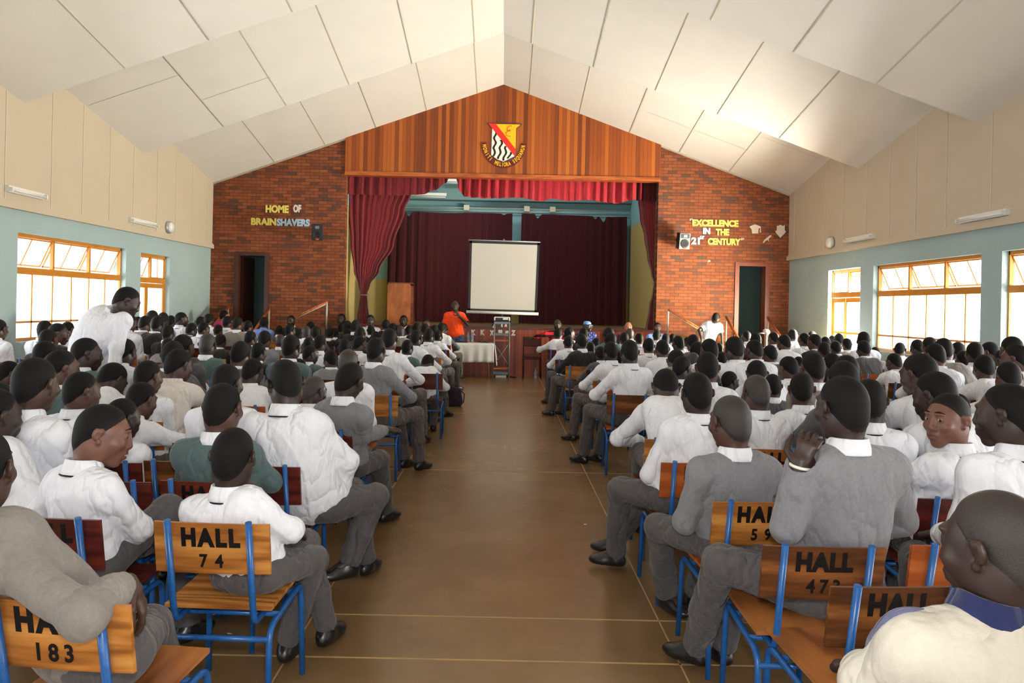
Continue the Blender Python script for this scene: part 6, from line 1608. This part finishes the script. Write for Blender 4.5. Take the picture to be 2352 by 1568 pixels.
def part(name, me, parent, m=None):
    o = bpy.data.objects.new(name, me); C.objects.link(o); o.parent = parent
    if m: o.material_slots[0].link = 'OBJECT'; o.material_slots[0].material = M[m]
    return o
WOODS = ['wood_red', 'wood_maroon', 'wood_orange', 'wood_brown', 'wood_golden']
for h in sorted(people, key=lambda q: q['px']):
    t = TPL[h['key']]; p = t['p']; x, d = place(h); z = EYE - h['v'] * d / F
    hz = p.head.z + .012
    s = min(1.12, max(.84, z / hz)); dz = z - hz * s
    dz = max(-.14, min(.1, dz))
    face = 'f' in h['fl']
    yaw0 = math.radians(180) if face else -math.radians(max(-9, min(9, h['yaw'] - (h['key'][1] or 0))) + rng.uniform(-4, 4))
    if face: yaw0 += rng.uniform(-.2, .2)
    off = Matrix.Rotation(yaw0, 3, 'Z') @ V3((p.head.x, p.head.y, 0)) * s
    o = bpy.data.objects.new('person', t['person']); C.objects.link(o)
    o.location = (x - off.x, d - off.y, dz); o.rotation_euler = (0, 0, yaw0); o.scale = (s, s, s)
    sk = rng.choice(['skin_a', 'skin_b', 'skin_b', 'skin_c']); o.material_slots[0].link = 'OBJECT'; o.material_slots[0].material = M[sk]
    part('hair', t['hair'], o, 'hair_shaved' if 's' in h['fl'] else 'hair'); cl = CLOTH[h['cl']]
    part('shirt' if h['cl'] in 'wcb' else 'jumper', t['shirt'], o, cl)
    part('collar', t['collar'], o, 'blue_shirt' if h['cl'] == 'b' else ('cream_shirt' if h['cl'] == 'c' else 'white_shirt'))
    if h['cl'] in 'w' and h['key'][0] != 'bent': part('tie', t['tie'], o)
    part('trousers', t['trousers'], o, rng.choice(['trousers', 'trousers_b'])); part('shoe', t['shoe0'], o); part('shoe', t['shoe1'], o)
    if face:
        lb = STAFFL[fi]; fi += 1; tag(o, lb, 'person', 'staff seated in front of the stage')
    else: tag(o, h['label'], 'person', 'pupils seated in the hall')
    cx, cy = o.location.x, o.location.y + (.03 if not face else -.03)
    if all(math.hypot(cx - a, cy - b) > .42 for a, b in chair_spots):
        chair_spots.append((cx, cy))
        cl_ = 'hall chair under the ' + ' '.join(lb.split()[:11]) if face else h['chair_label']
        if cy < 8.3 and not face and (abs(cx) < 1.9 or cy < 5.5): chair(cl_, cx, cy, rng.uniform(-4, 4), rng.choice(WOODS), rng.choice(WOODS), TX(str(rng.randint(31, 390)), 1.2, 1.5) if rng.random() < .6 else None)
        else: far_chair(cl_, cx, cy, math.degrees(yaw0) if face else rng.uniform(-3, 3), 'wooden hall chairs on blue steel frames', M[rng.choice(WOODS)])
# pupils built one by one: those whose chair is not among the near chairs get one too
for label, loc, mats, cat, p in NEAR:
    if p.stand: continue
    hx, hy = loc.x + p.hip.x, loc.y + p.hip.y
    if all(math.hypot(hx - a, hy - b) > .4 for a, b in chair_spots):
        chair_spots.append((hx, hy)); far_chair('hall chair under the ' + ' '.join(label.split()[:11]), hx, hy + (.04 if p.ty < 90 else -.04), 180 if p.ty > 90 else 0, 'wooden hall chairs on blue steel frames', M['wood_brown'])
# woman in pink by the dark doorway
hq = W(516, 726, 16.6)
pp = Pose(head=hq - V3((hq.x, 16.6, 0)), hip=(0, 0, .86), hyaw=40, ty=20, stand=True, vox=.009, seed=5, knee=[(-.09, .02, .45), (.09, .02, .45)], ank=[(-.1, 0, .085), (.1, 0, .085)])
o = dress(pp, (hq.x, 16.6, 0), dict(skin='skin_light', shirt='magenta', top_name='blouse')); tag(o, 'person in pink top standing by the dark doorway hand rail', 'person')
